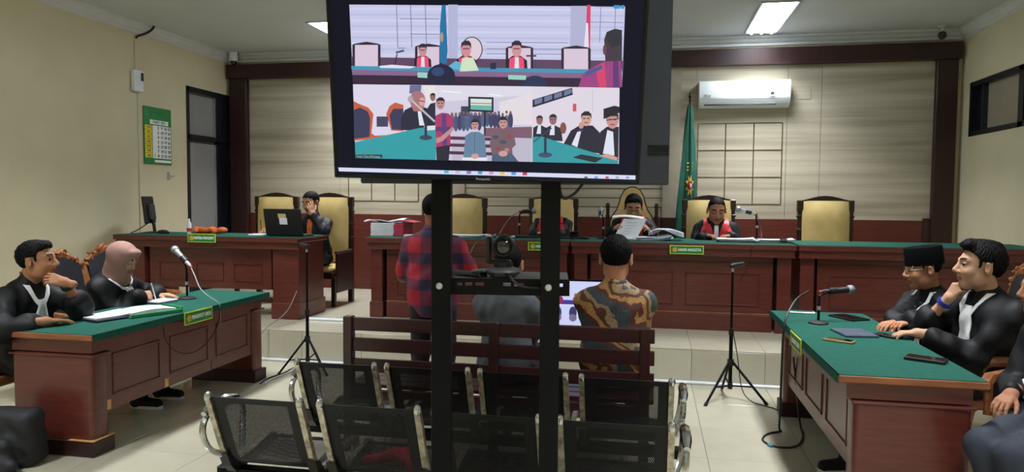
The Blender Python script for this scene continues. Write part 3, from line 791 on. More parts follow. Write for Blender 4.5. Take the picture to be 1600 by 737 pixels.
def carved_chair(label, loc, rotz):
    global CREST_ME
    t = thing('carved_armchair', label, 'chair', loc, rotz, 'carved wooden armchairs of counsel')
    G = [[(-0.23+0.46*i/8, -0.25+0.03*(1-((i-4)/4)**2)-0.12*(j/8), 0.52+0.50*j/8+0.06*(1-((i-4)/4)**2)*(j/8)) for i in range(9)] for j in range(9)]
    MB().sheet(G, 0.06).build('backrest', 'upholstery_black', t, ang=60)
    for s in (-1, 1):
        MB().tube([(s*0.25, -0.25, 0.0), (s*0.255, -0.25, 0.45), (s*0.262, -0.30, 0.75), (s*0.26, -0.37, 1.0)], [0.026, 0.03, 0.028, 0.026], 8).build('back_post', 'carved_wood', t)
        MB().tube([(s*0.27, -0.27, 0.66), (s*0.31, -0.05, 0.68), (s*0.315, 0.17, 0.665), (s*0.30, 0.24, 0.62)], [0.022, 0.026, 0.032, 0.036], 8).build('armrest', 'carved_wood', t)
        MB().tube([(s*0.30, 0.2, 0.63), (s*0.28, 0.23, 0.48)], 0.022, 8).build('arm_support', 'carved_wood', t)
        MB().tube([(s*0.26, 0.24, 0.42), (s*0.275, 0.27, 0.25), (s*0.255, 0.25, 0.08), (s*0.27, 0.28, 0.0)], [0.035, 0.03, 0.022, 0.028], 8).build('leg', 'carved_wood', t)
    MB().box(-0.27, 0.27, -0.27, 0.27, 0.36, 0.43, 0.012).build('seat_frame', 'carved_wood', t, smooth=False)
    MB().box(-0.25, 0.25, -0.22, 0.26, 0.42, 0.48, 0.025).build('seat', 'upholstery_black', t)
    if CREST_ME is None:
        o = npmesh('crest', *CREST, 'carved_wood', t); CREST_ME = o.data
    else: o = link('crest', CREST_ME, t)
    o.location = (0, -0.37, 0.93); o.rotation_euler = (rad(-12), 0, 0)
    return t
carved_chair('carved armchair behind the man leaning his chin on his hand', (-4.36, 3.98, 0), -pi/2)
carved_chair('carved armchair behind the woman in the headscarf', (-4.42, 4.92, 0), -pi/2-0.08)
carved_chair('empty carved armchair near the clerk desk beyond the woman', (-4.60, 5.72, 0), -pi/2)
carved_chair('carved armchair behind the man wearing the blue wristband', (2.16, 4.86, 0), pi/2-0.1)
carved_chair('carved armchair behind the man in the black cap', (2.3, 5.62, 0), pi/2)
carved_chair('carved armchair of the man whose knees pass the table end', (2.10, 3.98, 0), rad(124))

# ---- long wooden pew, seen from behind
pew = thing('pew', 'long slatted dark wood pew with two men sitting on it', 'bench', (-0.92, 4.15, 0))
for z0, z1 in ((0.765, 0.848), (0.635, 0.72), (0.505, 0.59)):
    MB().box(-0.93, 0.955, -0.012, 0.012, z0, z1, 0.004).build('back_slat', 'pew_wood', pew, smooth=False)
for x in (-0.93, 0.005, 0.90):
    MB().box(x-0.03, x+0.03, -0.03, 0.028, 0.0, 0.855, 0.006).build('back_post', 'pew_wood', pew, smooth=False)
    MB().box(x-0.03, x+0.03, 0.39, 0.44, 0.0, 0.40, 0.006).build('leg', 'pew_wood', pew, smooth=False)
    MB().box(x-0.025, x+0.025, 0.02, 0.44, 0.33, 0.395, 0.006).build('bearer', 'pew_wood', pew, smooth=False)
for i in range(4): MB().box(-0.95, 0.955, 0.035+i*0.108, 0.13+i*0.108, 0.395, 0.42, 0.004).build('seat_slat', 'pew_wood', pew, smooth=False)
MB().box(-0.93, 0.93, 0.0, 0.03, 0.30, 0.39, 0.004).build('rail', 'pew_wood', pew, smooth=False)

# ---- perforated steel seating on a beam; local y forward, origin below the back's top edge
PROF = [(0.0, 0.71), (0.012, 0.685), (0.045, 0.60), (0.085, 0.50), (0.118, 0.42), (0.145, 0.375), (0.185, 0.345), (0.25, 0.335), (0.36, 0.345), (0.46, 0.365), (0.53, 0.37), (0.56, 0.355), (0.572, 0.335)]
def resample(pts, n):
    pts = np.array(pts); d = np.r_[0, np.cumsum(np.hypot(*np.diff(pts, axis=0).T))]
    t = np.linspace(0, d[-1], n); return np.c_[np.interp(t, d, pts[:, 0]), np.interp(t, d, pts[:, 1])], t
def smooth_path(p, it=2):
    p = np.array(p, float)
    for _ in range(it):
        q = [p[0]]
        for a, b in zip(p[:-1], p[1:]): q += [0.75*a+0.25*b, 0.25*a+0.75*b]
        p = np.array(q+[p[-1]])
    return p
def seat_shell(x0, x1, parent):
    pr, tt = resample(smooth_path(PROF), 26)
    nx = 5; w_ = x1-x0
    mb = MB(); G = [[(x0+w_*i/(nx-1), y, z) for i in range(nx)] for y, z in pr]
    mb.sheet(G, 0.0035)
    o = mb.build('seat_shell', 'perforated', parent, ang=60)
    me = o.data; uvl = me.uv_layers.new(name='UVMap')
    R_, C_ = 26, nx
    for p_ in me.polygons:
        for li in p_.loop_indices:
            k = me.loops[li].vertex_index % (R_*C_)
            uvl.data[li].uv = ((k % C_)/(C_-1)*0.44, tt[k//C_])
    return o
def side_rail(x, parent):
    pr, _ = resample(smooth_path(PROF), 22)
    tn = np.gradient(pr, axis=0); tn /= np.linalg.norm(tn, axis=1, keepdims=True); nn = np.c_[-tn[:, 1], tn[:, 0]]
    a = pr+nn*0.013; b = pr-nn*0.013
    mb = MB()
    V = [(x+s, *q) for s in (-0.013, 0.013) for q in list(a)+list(b)]
    n = len(pr); fs = []
    for i in range(n-1):
        fs += [(i, i+1, n+i+1, n+i), (2*n+i, 3*n+i, 3*n+i+1, 2*n+i+1), (i, 2*n+i, 2*n+i+1, i+1), (n+i, n+i+1, 3*n+i+1, 3*n+i)]
    fs += [(0, n, 3*n, 2*n), (n-1, 3*n-1, 4*n-1, 2*n-1)]
    mb.add(V, fs); r = mb.build('side_rail', 'steel_worn', parent, ang=30)
    MB().lathe([(0.001, 0.026), (0.012, 0.022), (0.017, 0.012), (0.0175, 0.0), (0.014, -0.012)], (x, pr[0][0], pr[0][1]-0.004), 12).build('rail_cap', 'chrome', r)
    return r
def arm(x, s, parent):
    pth = smooth_path([(x, 0.125, 0.40), (x+s*0.03, 0.06, 0.44), (x+s*0.045, 0.03, 0.53), (x+s*0.05, 0.07, 0.60), (x+s*0.05, 0.20, 0.615), (x+s*0.05, 0.32, 0.60), (x+s*0.05, 0.375, 0.555), (x+s*0.045, 0.36, 0.47), (x+s*0.01, 0.30, 0.38)], 2)
    a = MB().tube(pth, 0.0145, 8).build('armrest', 'chrome', parent)
    MB().tube([(x+s*0.05, 0.055, 0.607), (x+s*0.05, 0.10, 0.625), (x+s*0.05, 0.22, 0.632), (x+s*0.05, 0.32, 0.615)], [0.014, 0.022, 0.024, 0.016], 8).build('arm_pad', 'chrome', a)
def beam_seats(label, loc, starts, L0, L1):
    t = thing('beam_seating', label, 'bench', loc, 0, 'rows of perforated steel waiting seats')
    MB().box(L0, L1, 0.20, 0.26, 0.255, 0.31, 0.006).build('beam', 'black_metal', t, smooth=False)
    for x in starts:
        sh = seat_shell(x+0.012, x+0.428, t)
        for xx in (x, x+0.44): side_rail(xx, t)
        for xx in (x+0.0, x+0.44):
            MB().prism([(0.10, 0.415), (0.15, 0.40), (0.20, 0.335), (0.30, 0.335), (0.27, 0.305), (0.18, 0.30), (0.135, 0.345)], 'yz', xx-0.022, xx+0.022).build('bracket', 'black_plastic', t, smooth=False)
    arm(starts[0]-0.012, -1, t); arm(starts[-1]+0.452, 1, t)
    for x in (L0+0.32, L1-0.32):
        MB().tube([(x, 0.23, 0.27), (x, 0.23, 0.06)], 0.024, 10).build('leg', 'chrome', t)
        MB().tube([(x, -0.06, 0.02), (x, 0.05, 0.045), (x, 0.23, 0.07), (x, 0.40, 0.045), (x, 0.52, 0.02)], 0.02, 8).build('foot', 'chrome', t)
    return t
beam_seats('perforated black steel seat row close behind the wooden pew', (0, 3.5, 0), (-1.86, -1.35, -0.845, -0.325), -1.95, 0.20)
beam_seats('perforated black steel seat row with a red cloth lying on it', (0, 2.80, 0), (-1.92, -1.385, -0.87, -0.345), -2.02, 0.18)
v = Vol((-1.36, 2.95, 0.33), (-0.98, 3.35, 0.48), 0.008)
for a, b, r_ in (((-1.30, 3.1, 0.36), (-1.15, 3.12, 0.39), 0.03), ((-1.15, 3.12, 0.39), (-1.04, 3.06, 0.36), 0.032), ((-1.18, 3.13, 0.38), (-1.12, 3.22, 0.37), 0.03)):
    v.rc(a, b, r_*0.7, r_, 0.03)
tag(npmesh('cloth', *v.mesh(), 'cloth_red'), 'crumpled red cloth lying on a perforated steel seat', 'cloth')

# ---- mobile screen stand
SY = rad(7.43)
stand = thing('screen_stand', 'black two post mobile stand carrying the large screen', 'stand', (-0.5625, 2.57, 0), SY)
for x in (-0.202, 0.202):
    MB().box(x-0.036, x+0.036, -0.025, 0.025, 0.06, 2.22, 0.003).build('post', 'black_metal', stand, smooth=False)
    o = MB().lathe([(0.001, 0.008), (0.009, 0.007), (0.0125, 0.003), (0.013, 0.0)], (0, 0, 0), 14).build('bolt', 'bolt_silver', stand)
    o.rotation_euler = (pi/2, 0, 0); o.location = (x-0.006, -0.0245, 1.272)
    MB().box(x-0.03, x+0.03, -0.32, 0.40, 0.03, 0.08, 0.006).build('foot', 'black_metal', stand, smooth=False)
    for y in (-0.28, 0.36): MB().cyl((x-0.015, y, 0.03), (x+0.015, y, 0.03), 0.03, n=14).build('caster', 'dark_rubber', stand)
MB().box(-0.24, 0.24, -0.02, 0.02, 0.085, 0.14, 0.004).build('cross_bar', 'black_metal', stand, smooth=False)
MB().box(-0.166, 0.27, 0.026, 0.30, 1.288, 1.296, 0.002).build('shelf', 'grey_plastic', stand, smooth=False)
# shelf front lip with its row of slots
lip = MB(); slots = [(-0.148, -0.128), (-0.118, -0.09), (-0.078, -0.046), (0.026, 0.055), (0.068, 0.105), (0.235, 0.25)]
lip.box(-0.166, 0.275, 0.02, 0.026, 1.283, 1.298).box(-0.166, 0.275, 0.02, 0.026, 1.236, 1.270)
e = -0.166
for a, b_ in slots: lip.box(e, a, 0.02, 0.026, 1.270, 1.283); e = b_
lip.box(e, 0.275, 0.02, 0.026, 1.270, 1.283)
lip.build('shelf_lip', 'black_metal', stand, smooth=False)
for z in (1.72, 2.12): MB().box(-0.30, 0.30, -0.045, -0.025, z, z+0.04, 0.003).build('mount_rail', 'black_metal', stand, smooth=False)

# ---- front television
tv = thing('television', 'large tilted television showing a video call of the courtroom', 'television', (-0.5813, 2.4637, 1.6601))
tv.rotation_euler = (rad(10.89), rad(0.897), rad(7.43))
HW, TH = 0.544, 0.652
b = MB().box(-HW, HW, 0.0, 0.045, 0.0, 0.014, 0.004).box(-HW, HW, 0.0, 0.045, 0.62, TH, 0.004)
b.box(-HW, -0.532, 0.0, 0.045, 0.0, TH, 0.004).box(0.532, HW, 0.0, 0.045, 0.0, TH, 0.004)
b.build('bezel', 'tv_black', tv, smooth=False)
MB().box(-0.535, 0.535, 0.006, 0.04, 0.012, 0.622).build('screen', 'lcd_dark', tv, smooth=False)
MB().box(-0.5, 0.5, 0.04, 0.062, 0.03, 0.62, 0.008).build('back_cover', 'tv_black', tv, smooth=False)
flat_text(MB(), 'Panasonic', 0.013, -0.006, 0.0065, -0.0005).build('brand_lettering', 'bolt_silver', tv, smooth=False)
# ---- rear television, its back to us
tv2 = thing('television', 'dark second television mounted back to back behind the lit screen', 'television', (-0.545, 2.80, 1.655))
tv2.rotation_euler = (rad(2), 0, SY)
MB().box(-0.615, 0.615, -0.02, 0.03, 0.0, 0.72, 0.006).build('housing', 'tv_back', tv2, smooth=False)
MB().box(-0.615, 0.615, 0.03, 0.05, 0.0, 0.72, 0.006).build('bezel', 'tv_black', tv2, smooth=False)
for k in range(4):
    MB().box(0.53, 0.612, -0.0245, -0.018, 0.118+0.011*k, 0.123+0.011*k).build('vent_rib', 'tv_black', tv2, smooth=False)
MB().box(-0.30, 0.30, -0.16, -0.02, 0.2, 0.24, 0.003).build('bracket', 'black_metal', tv2, smooth=False)
# loose power and signal cables behind the stand
def cable(label, pts, r, mat='cable_black', it=3, cat='cable', n=6):
    o = MB().tube(smooth_path(pts, it), r, n).build('cable', mat); return tag(o, label, cat)
cable('black cable hanging in a loop below the rear television', [(-0.35, 2.70, 1.68), (-0.345, 2.73, 1.62), (-0.335, 2.75, 1.60), (-0.32, 2.76, 1.60), (-0.29, 2.77, 1.62), (-0.26, 2.78, 1.66)], 0.006)

# ---- picture on the screen: a flat image drawn in the photograph's picture units and laid on the panel
HM = [0.0022499, 2.59e-06, -1.70476556, 4.875e-05, -0.00226411, 0.60253194, 6.033e-05, -0.00021674]
def on_screen(x, y):
    d = HM[6]*x+HM[7]*y+1
    return (HM[0]*x+HM[1]*y+HM[2])/d, (HM[3]*x+HM[4]*y+HM[5])/d
class Pic:
    def __init__(s, mapper, y0, dy): s.v = []; s.f = []; s.c = []; s.k = 0; s.map = mapper; s.y0 = y0; s.dy = dy; s.clip = None
    def poly(s, pts, c):
        s.k += 1; o = len(s.v)
        if s.clip:
            a, b_, d, e_ = s.clip; pts = [(min(max(x, a), d), min(max(y, b_), e_)) for x, y in pts]
        for x, y in pts:
            u, z = s.map(x, y); s.v.append((u, s.y0-s.dy*s.k, z)); s.c.append(lin(c))
        s.f.append(tuple(range(o, o+len(pts))))
    def rect(s, x0, y0, x1, y1, c): s.poly([(x0, y0), (x1, y0), (x1, y1), (x0, y1)], c)
    def ell(s, cx_, cy_, rx, ry, c, n=18): s.poly([(cx_+rx*cos(2*pi*i/n), cy_+ry*sin(2*pi*i/n)) for i in range(n)], c)
    def line(s, x0, y0, x1, y1, w_, c):
        d = math.hypot(x1-x0, y1-y0); nx, ny = -(y1-y0)/d*w_/2, (x1-x0)/d*w_/2
        s.poly([(x0+nx, y0+ny), (x1+nx, y1+ny), (x1-nx, y1-ny), (x0-nx, y0-ny)], c)
    def build(s, name, parent):
        me = bpy.data.meshes.new(name); me.from_pydata(s.v, [], s.f)
        ca = me.color_attributes.new('Col', 'FLOAT_COLOR', 'POINT')
        for i, c in enumerate(s.c): ca.data[i].color = (*c, 1)
        me.materials.append(MATS['screen_picture']); return link(name, me, parent)
def judge(P_, cx_, cy_, w_, face, down=True):
    P_.poly([(cx_-w_*1.35, cy_+w_*3.0), (cx_-w_*1.3, cy_+w_*1.4), (cx_-w_*0.5, cy_+w_*0.8), (cx_+w_*0.5, cy_+w_*0.8), (cx_+w_*1.3, cy_+w_*1.4), (cx_+w_*1.4, cy_+w_*3.0)], (28, 24, 50))
    P_.poly([(cx_-w_*0.95, cy_+w_*3.0), (cx_-w_*0.9, cy_+w_*1.2), (cx_-w_*0.3, cy_+w_*0.9), (cx_+w_*0.4, cy_+w_*0.9), (cx_+w_*0.9, cy_+w_*1.2), (cx_+w_*1.0, cy_+w_*3.0)], (236, 74, 118))
    P_.poly([(cx_-w_*0.2, cy_+w_), (cx_+w_*0.25, cy_+w_), (cx_+w_*0.35, cy_+w_*3), (cx_-w_*0.3, cy_+w_*3)], (226, 222, 232))
    P_.ell(cx_, cy_, w_*0.62, w_*0.95, face)
    P_.poly([(cx_-w_*0.66, cy_-w_*0.1), (cx_-w_*0.6, cy_-w_*0.8), (cx_-w_*0.2, cy_-w_*1.1), (cx_+w_*0.3, cy_-w_*1.1), (cx_+w_*0.6, cy_-w_*0.8), (cx_+w_*0.66, cy_-w_*0.1), (cx_+w_*0.4, cy_-w_*0.5), (cx_-w_*0.4, cy_-w_*0.5)], (40, 34, 60))
    P_.line(cx_-w_*0.4, cy_-w_*0.08, cx_+w_*0.4, cy_-w_*0.08, w_*0.14, (96, 60, 78))
def man(P_, cx_, cy_, w_, face, hair=(40, 34, 46)):
    P_.ell(cx_, cy_, w_*0.72, w_, face)
    P_.poly([(cx_-w_*0.76, cy_-w_*0.05), (cx_-w_*0.7, cy_-w_*0.75), (cx_-w_*0.2, cy_-w_*1.12), (cx_+w_*0.35, cy_-w_*1.1), (cx_+w_*0.72, cy_-w_*0.7), (cx_+w_*0.76, cy_-w_*0.05), (cx_+w_*0.5, cy_-w_*0.5), (cx_-w_*0.5, cy_-w_*0.5)], hair)
    P_.line(cx_-w_*0.45, cy_-w_*0.1, cx_-w_*0.12, cy_-w_*0.1, w_*0.16, (60, 40, 46)); P_.line(cx_+w_*0.12, cy_-w_*0.1, cx_+w_*0.45, cy_-w_*0.1, w_*0.16, (60, 40, 46))
    P_.line(cx_-w_*0.25, cy_+w_*0.5, cx_+w_*0.25, cy_+w_*0.5, w_*0.14, (130, 70, 76))
def draw_call(P_):
    # upper feed: the bench
    P_.poly([(545, 7), (977, 10), (972, 137), (551, 130)], (198, 200, 232))
    for i in range(9): P_.poly([(547+i*0.3, 12+i*9), (976-i*0.35, 14+i*9), (976-i*0.35, 17+i*9), (547+i*0.3, 15+i*9)], (186, 189, 224) if i % 2 else (208, 210, 238))
    P_.poly([(700, 7), (715, 7), (715, 92), (700, 92)], (178, 182, 216)); P_.poly([(892, 9), (916, 9), (914, 96), (890, 96)], (176, 178, 212))
    for x in (619, 641, 664): P_.line(x, 8, x+2, 74, 1.1, (112, 110, 150))
    P_.line(624, 29, 686, 29.5, 1, (120, 118, 156)); P_.line(640, 53, 686, 53.5, 1, (120, 118, 156)); P_.line(621, 75, 632, 75, 1.2, (120, 118, 156))
    for x in (939, 962): P_.line(x, 11, x-2, 66, 1, (120, 118, 156))
    P_.line(922, 34, 974, 35, 1, (120, 118, 156)); P_.line(930, 10, 974, 10.5, 1, (120, 118, 156))
    P_.poly([(548, 89), (975, 95), (974, 112), (549, 108)], (92, 64, 98))
    for y in (66, 76, 84): P_.line(760, y, 888, y+1, 1, (120, 116, 154))
    P_.poly([(917, 7.5), (923, 7.5), (922, 78), (919, 78), (916, 34)], (214, 60, 104)); P_.poly([(916, 36), (919, 36), (920, 76), (912, 76)], (228, 226, 240))
    def chair(x0, y0, x1, y1):
        P_.poly([(x0, y1), (x0, y0+3), (x0+4, y0+1), ((x0+x1)/2, y0-2), (x1-4, y0+1), (x1, y0+3), (x1, y1)], (44, 28, 56))
        P_.poly([(x0+4, y1), (x0+4, y0+3), (x1-4, y0+3), (x1-4, y1)], (216, 198, 218))
    chair(550, 67, 594, 107); chair(648, 70, 690, 108); chair(790, 72, 833, 110); chair(877, 73, 923, 112)
    P_.ell(737, 77, 17, 20, (40, 28, 56)); P_.ell(737, 77, 15.5, 18.5, (224, 204, 214))
    P_.poly([(690, 7.5), (696, 7.5), (699, 80), (697, 100), (687, 98), (687, 40)], (24, 112, 162)); P_.ell(690, 58, 2.4, 8, (170, 150, 130))
    judge(P_, 660, 79, 10, (196, 140, 146)); judge(P_, 728, 77, 12.5, (206, 140, 150)); judge(P_, 807, 77, 12.5, (204, 150, 152))
    P_.line(616, 103, 620, 84, 1.8, (40, 36, 66)); P_.line(618, 82, 631, 79, 3, (70, 70, 100))
    P_.poly([(548, 103), (973, 109), (972, 115), (549, 109)], (58, 150, 184))
    P_.poly([(696, 106), (712, 95), (724, 100), (722, 110)], (96, 176, 208)); P_.poly([(722, 91), (739, 90), (748, 110), (718, 112)], (206, 226, 196))
    P_.poly([(592, 103), (612, 101), (650, 104), (640, 107), (594, 106)], (222, 224, 240))
    P_.poly([(549, 109), (972, 115), (972, 123), (550, 117)], (134, 98, 140)); P_.poly([(550, 117), (972, 123), (972, 137), (551, 130)], (46, 26, 58))
    P_.poly([(652, 113), (668, 113.5), (668, 122), (652, 121)], (150, 210, 200)); P_.poly([(794, 117), (822, 118), (822, 125), (794, 124)], (150, 210, 190))
    P_.rect(1.0+760+5, 98, 775, 108, (40, 36, 70)); P_.rect(822, 86, 838, 88.5, (52, 48, 80))
    P_.clip = (545, 7, 977, 131); P_.ell(689, 119, 22, 19, (20, 28, 62)); P_.ell(684, 112, 10, 7, (44, 66, 112)); P_.clip = (545, 7, 977, 136); P_.ell(836, 131, 18, 13, (30, 46, 84)); P_.clip = None
    P_.poly([(904, 136), (910, 116), (921, 108), (944, 96), (970, 92), (972, 136)], (156, 62, 128)); P_.poly([(930, 104), (944, 97), (948, 136), (936, 136)], (212, 64, 108)); P_.poly([(914, 113), (940, 101), (942, 107), (914, 120)], (70, 84, 150)); P_.poly([(958, 94), (966, 93), (968, 136), (958, 136)], (96, 50, 120))
    P_.poly([(946, 96), (944, 62), (948, 50), (960, 45), (972, 47), (972, 95)], (64, 50, 66)); P_.ell(945, 78, 3, 8, (100, 64, 80)); P_.poly([(946, 60), (950, 49), (962, 45), (972, 47), (972, 70), (956, 74)], (40, 40, 54))
    P_.rect(959, 8, 969, 13.5, (40, 150, 214)); P_.rect(970.5, 8, 975.5, 13.5, (40, 150, 214))
    # lower left feed: the prosecutor
    P_.poly([(551, 131.5), (680, 133), (681, 250), (555, 247)], (220, 214, 236)); P_.poly([(640, 133), (658, 133), (657, 146), (639, 146)], (104, 108, 146)); P_.poly([(660, 133), (680, 133), (680, 172), (672, 170)], (232, 226, 226))
    P_.poly([(552, 158), (560, 162), (575, 168), (583, 178), (580, 208), (585, 212), (605, 211), (604, 215), (553, 220)], (198, 92, 66)); P_.poly([(552, 172), (562, 168), (574, 174), (578, 184), (577, 214), (553, 217)], (52, 54, 88))
    P_.poly([(603, 178), (608, 166), (617, 160), (630, 164), (630, 205), (611, 204)], (198, 92, 66)); P_.poly([(608, 180), (614, 170), (630, 170), (630, 203), (612, 202)], (54, 56, 92))
    P_.rect(588, 182, 606, 198, (64, 66, 96))
    P_.poly([(626, 203), (626, 186), (632, 172), (644, 166), (664, 168), (680, 174), (680, 200), (640, 204)], (36, 36, 62)); P_.poly([(652, 172), (657, 172), (663, 196), (655, 196)], (226, 228, 240))
    man(P_, 676, 152, 6, (150, 112, 112)); P_.poly([(666, 172), (672, 162), (680, 160), (680, 178)], (34, 36, 62))
    P_.ell(652, 156, 12, 14, (172, 112, 120)); P_.poly([(640, 160), (664, 160), (660, 174), (646, 174)], (172, 112, 120)); P_.ell(659, 159, 4.6, 7, (216, 164, 154)); P_.line(654, 157, 664, 159, 1.6, (110, 70, 80))
    P_.poly([(554, 222), (655, 200), (681, 198), (681, 250), (555, 247)], (44, 156, 166)); P_.poly([(662, 197), (680, 196), (680, 203), (664, 204)], (222, 222, 220))
    P_.ell(665, 215, 10, 4, (60, 66, 92)); P_.rect(663, 188, 667, 213, (40, 44, 72)); P_.line(641, 155, 679, 190, 3, (196, 186, 196)); P_.ell(641, 155, 4.5, 5, (170, 166, 176))
    P_.rect(555.5, 241.5, 597, 246.5, (40, 60, 74))
    # lower middle feed: the men on the pew
    P_.poly([(680, 133), (832, 135), (831, 253), (681, 250)], (206, 200, 222)); P_.poly([(680, 133), (832, 135), (832, 148), (680, 160)], (222, 218, 232)); P_.poly([(780, 160), (832, 145), (832, 195), (780, 195)], (228, 218, 226))
    P_.line(690, 142, 720, 145, 1.6, (246, 244, 250)); P_.line(764, 147, 784, 150, 1.6, (246, 244, 250))
    P_.rect(720, 166, 734, 182, (56, 60, 92))
    r_ = random.Random(5)
    for i in range(16):
        x = 706+i*6.1; P_.ell(x, 189+r_.uniform(-4, 4), 4, 13, r_.choice([(70, 86, 124), (60, 62, 100), (106, 108, 140), (84, 96, 130)])); P_.ell(x, 177+r_.uniform(-2, 2), 2, 2.6, (120, 92, 104))
    P_.poly([(756, 200), (831, 198), (831, 216), (756, 214)], (124, 88, 110)); P_.poly([(706, 212), (831, 216), (831, 253), (706, 250)], (190, 184, 204))
    for y in (213, 224, 236): P_.poly([(702, y), (770, y+2), (770, y+7), (702, y+5)], (82, 44, 72))
    P_.rect(756, 174, 758.6, 212, (26, 28, 46)); P_.poly([(731.5, 151), (771, 152), (771, 175.5), (731.5, 174)], (30, 40, 62)); P_.poly([(735, 154), (768, 155), (768, 172.5), (735, 171)], (216, 226, 220)); P_.poly([(735, 164), (768, 165), (768, 172.5), (735, 171)], (110, 180, 170)); P_.line(735, 161, 768, 162, 1.4, (150, 120, 110))
    P_.poly([(681, 230), (703, 226), (701, 251), (682, 250)], (34, 34, 56)); P_.poly([(680, 181), (690, 176), (700, 177), (708, 184), (709, 196), (703, 200), (704, 226), (681, 230)], (172, 54, 104)); P_.poly([(690, 178), (697, 178), (698, 226), (691, 228)], (92, 60, 124)); P_.poly([(680, 198), (704, 198), (704, 205), (680, 205)], (90, 58, 120)); P_.poly([(681, 216), (688, 214), (707, 198), (709, 203), (692, 220), (682, 224)], (196, 140, 140))
    man(P_, 688, 162, 9, (190, 136, 136)); man(P_, 742, 195, 8, (196, 146, 142))
    P_.poly([(724, 246), (727, 212), (736, 206), (748, 206), (757, 211), (760, 246)], (98, 130, 160)); P_.line(742, 208, 741, 244, 1, (70, 98, 130)); P_.poly([(722, 246), (762, 246), (760, 251.5), (722, 250.5)], (226, 226, 236)); P_.ell(742, 244, 6, 4, (206, 156, 150))
    P_.poly([(765, 225), (768, 210), (780, 204), (792, 204), (803, 210), (806, 226), (800, 232), (801, 242), (769, 243)], (116, 92, 104))
    for (x, y, a, b_) in ((774, 214, 5, 3), (786, 222, 6, 3), (796, 213, 4, 4), (778, 232, 5, 3), (792, 234, 4, 3)): P_.ell(x, y, a, b_, r_.choice([(170, 130, 120), (70, 80, 104), (140, 70, 80)]))
    P_.poly([(769, 241), (800, 240), (810, 252.5), (768, 251.5)], (70, 92, 118)); P_.ell(786, 240, 7, 4.5, (206, 156, 150)); man(P_, 786, 192, 9, (200, 148, 142))
    # lower right feed: the advocates
    P_.poly([(832, 135), (968, 137), (967, 256), (831, 253)], (222, 214, 228)); P_.poly([(832, 156), (894, 137), (895, 148), (832, 168)], (32, 36, 62))
    for i in range(4): x = 835+i*15.5; P_.poly([(x, 156-i*4.6), (x+12, 152.5-i*4.6), (x+12, 160-i*4.9), (x, 164-i*4.7)], (110, 120, 156))
    P_.rect(895, 162, 900.5, 174, (206, 84, 88)); P_.line(926, 140, 926, 176, 0.8, (186, 180, 196))
    for x, y, w_ in ((843, 188, 7), (864, 187, 8)):
        P_.poly([(x-w_*1.5, y+w_*4), (x-w_*1.4, y+w_*1.6), (x, y+w_*0.9), (x+w_*1.6, y+w_*1.7), (x+w_*1.9, y+w_*4.2)], (34, 34, 58)); P_.poly([(x-w_*0.3, y+w_), (x+w_*0.3, y+w_), (x+w_*0.3, y+w_*3.0), (x-w_*0.7, y+w_*3.0)], (224, 226, 240)); man(P_, x, y, w_, (150, 108, 108))
    P_.ell(880, 200, 5, 9, (130, 80, 70)); P_.poly([(880, 226), (892, 204), (905, 196), (926, 196), (938, 208), (940, 240), (904, 236)], (30, 30, 52)); P_.poly([(893, 226), (902, 206), (908, 205), (902, 230)], (224, 226, 240)); man(P_, 916, 186, 11, (206, 160, 150), (28, 26, 40)); P_.ell(908, 196, 4, 5, (200, 150, 140)); P_.rect(904, 202, 911, 205, (40, 60, 130))
    P_.poly([(936, 244), (938, 206), (948, 198), (967, 198), (966, 252)], (32, 32, 54)); P_.poly([(949, 203), (958, 206), (960, 243), (942, 240)], (222, 226, 240)); man(P_, 957, 188, 13, (196, 142, 140)); P_.poly([(943, 186), (943, 170), (960, 165), (968, 167), (968, 176)], (24, 22, 36)); P_.line(947, 188, 967, 185, 1.4, (70, 50, 60))
    P_.poly([(818.5+13.5, 214), (846, 213), (880, 224), (966, 250), (966, 256), (832, 253)], (44, 152, 162)); P_.ell(852, 242, 11, 4, (60, 76, 104)); P_.rect(850, 215, 854, 240, (40, 50, 80)); P_.line(833, 222, 862, 200, 1.6, (60, 70, 100)); P_.poly([(895, 246), (908, 241), (942, 247), (930, 254)], (28, 34, 52)); P_.poly([(936, 243), (950, 240), (965, 246), (964, 251)], (206, 156, 148))
    # taskbar
    P_.poly([(528.5, 261.5), (993, 274), (993, 280.5), (529.5, 267.5)], (214, 220, 244))
    for i, c in enumerate([(60, 190, 210), (190, 190, 220), (150, 110, 190), (60, 160, 200), (220, 150, 190), (240, 190, 70), (80, 150, 220), (200, 50, 90)]):
        x = 694+i*17.5; y = 268.2+i*0.45; P_.rect(x, y-2, x+7, y+2.4, c)
    for x, c in ((913, (90, 90, 120)), (929, (80, 160, 220)), (946, (220, 60, 90)), (962, (160, 170, 200)), (978, (150, 160, 190))): P_.rect(x, 275.6, x+5, 279, c)
pic = Pic(on_screen, 0.0055, 0.00002); draw_call(pic); pic.build('screen_picture', tv)
u, z = on_screen(576, 244); flat_text(MB(), 'Candra Tipikor PN Surabaya', 0.010, u, z-0.001, -0.0008, width=0.084).build('caption_lettering', 'sign_white', tv, smooth=False)

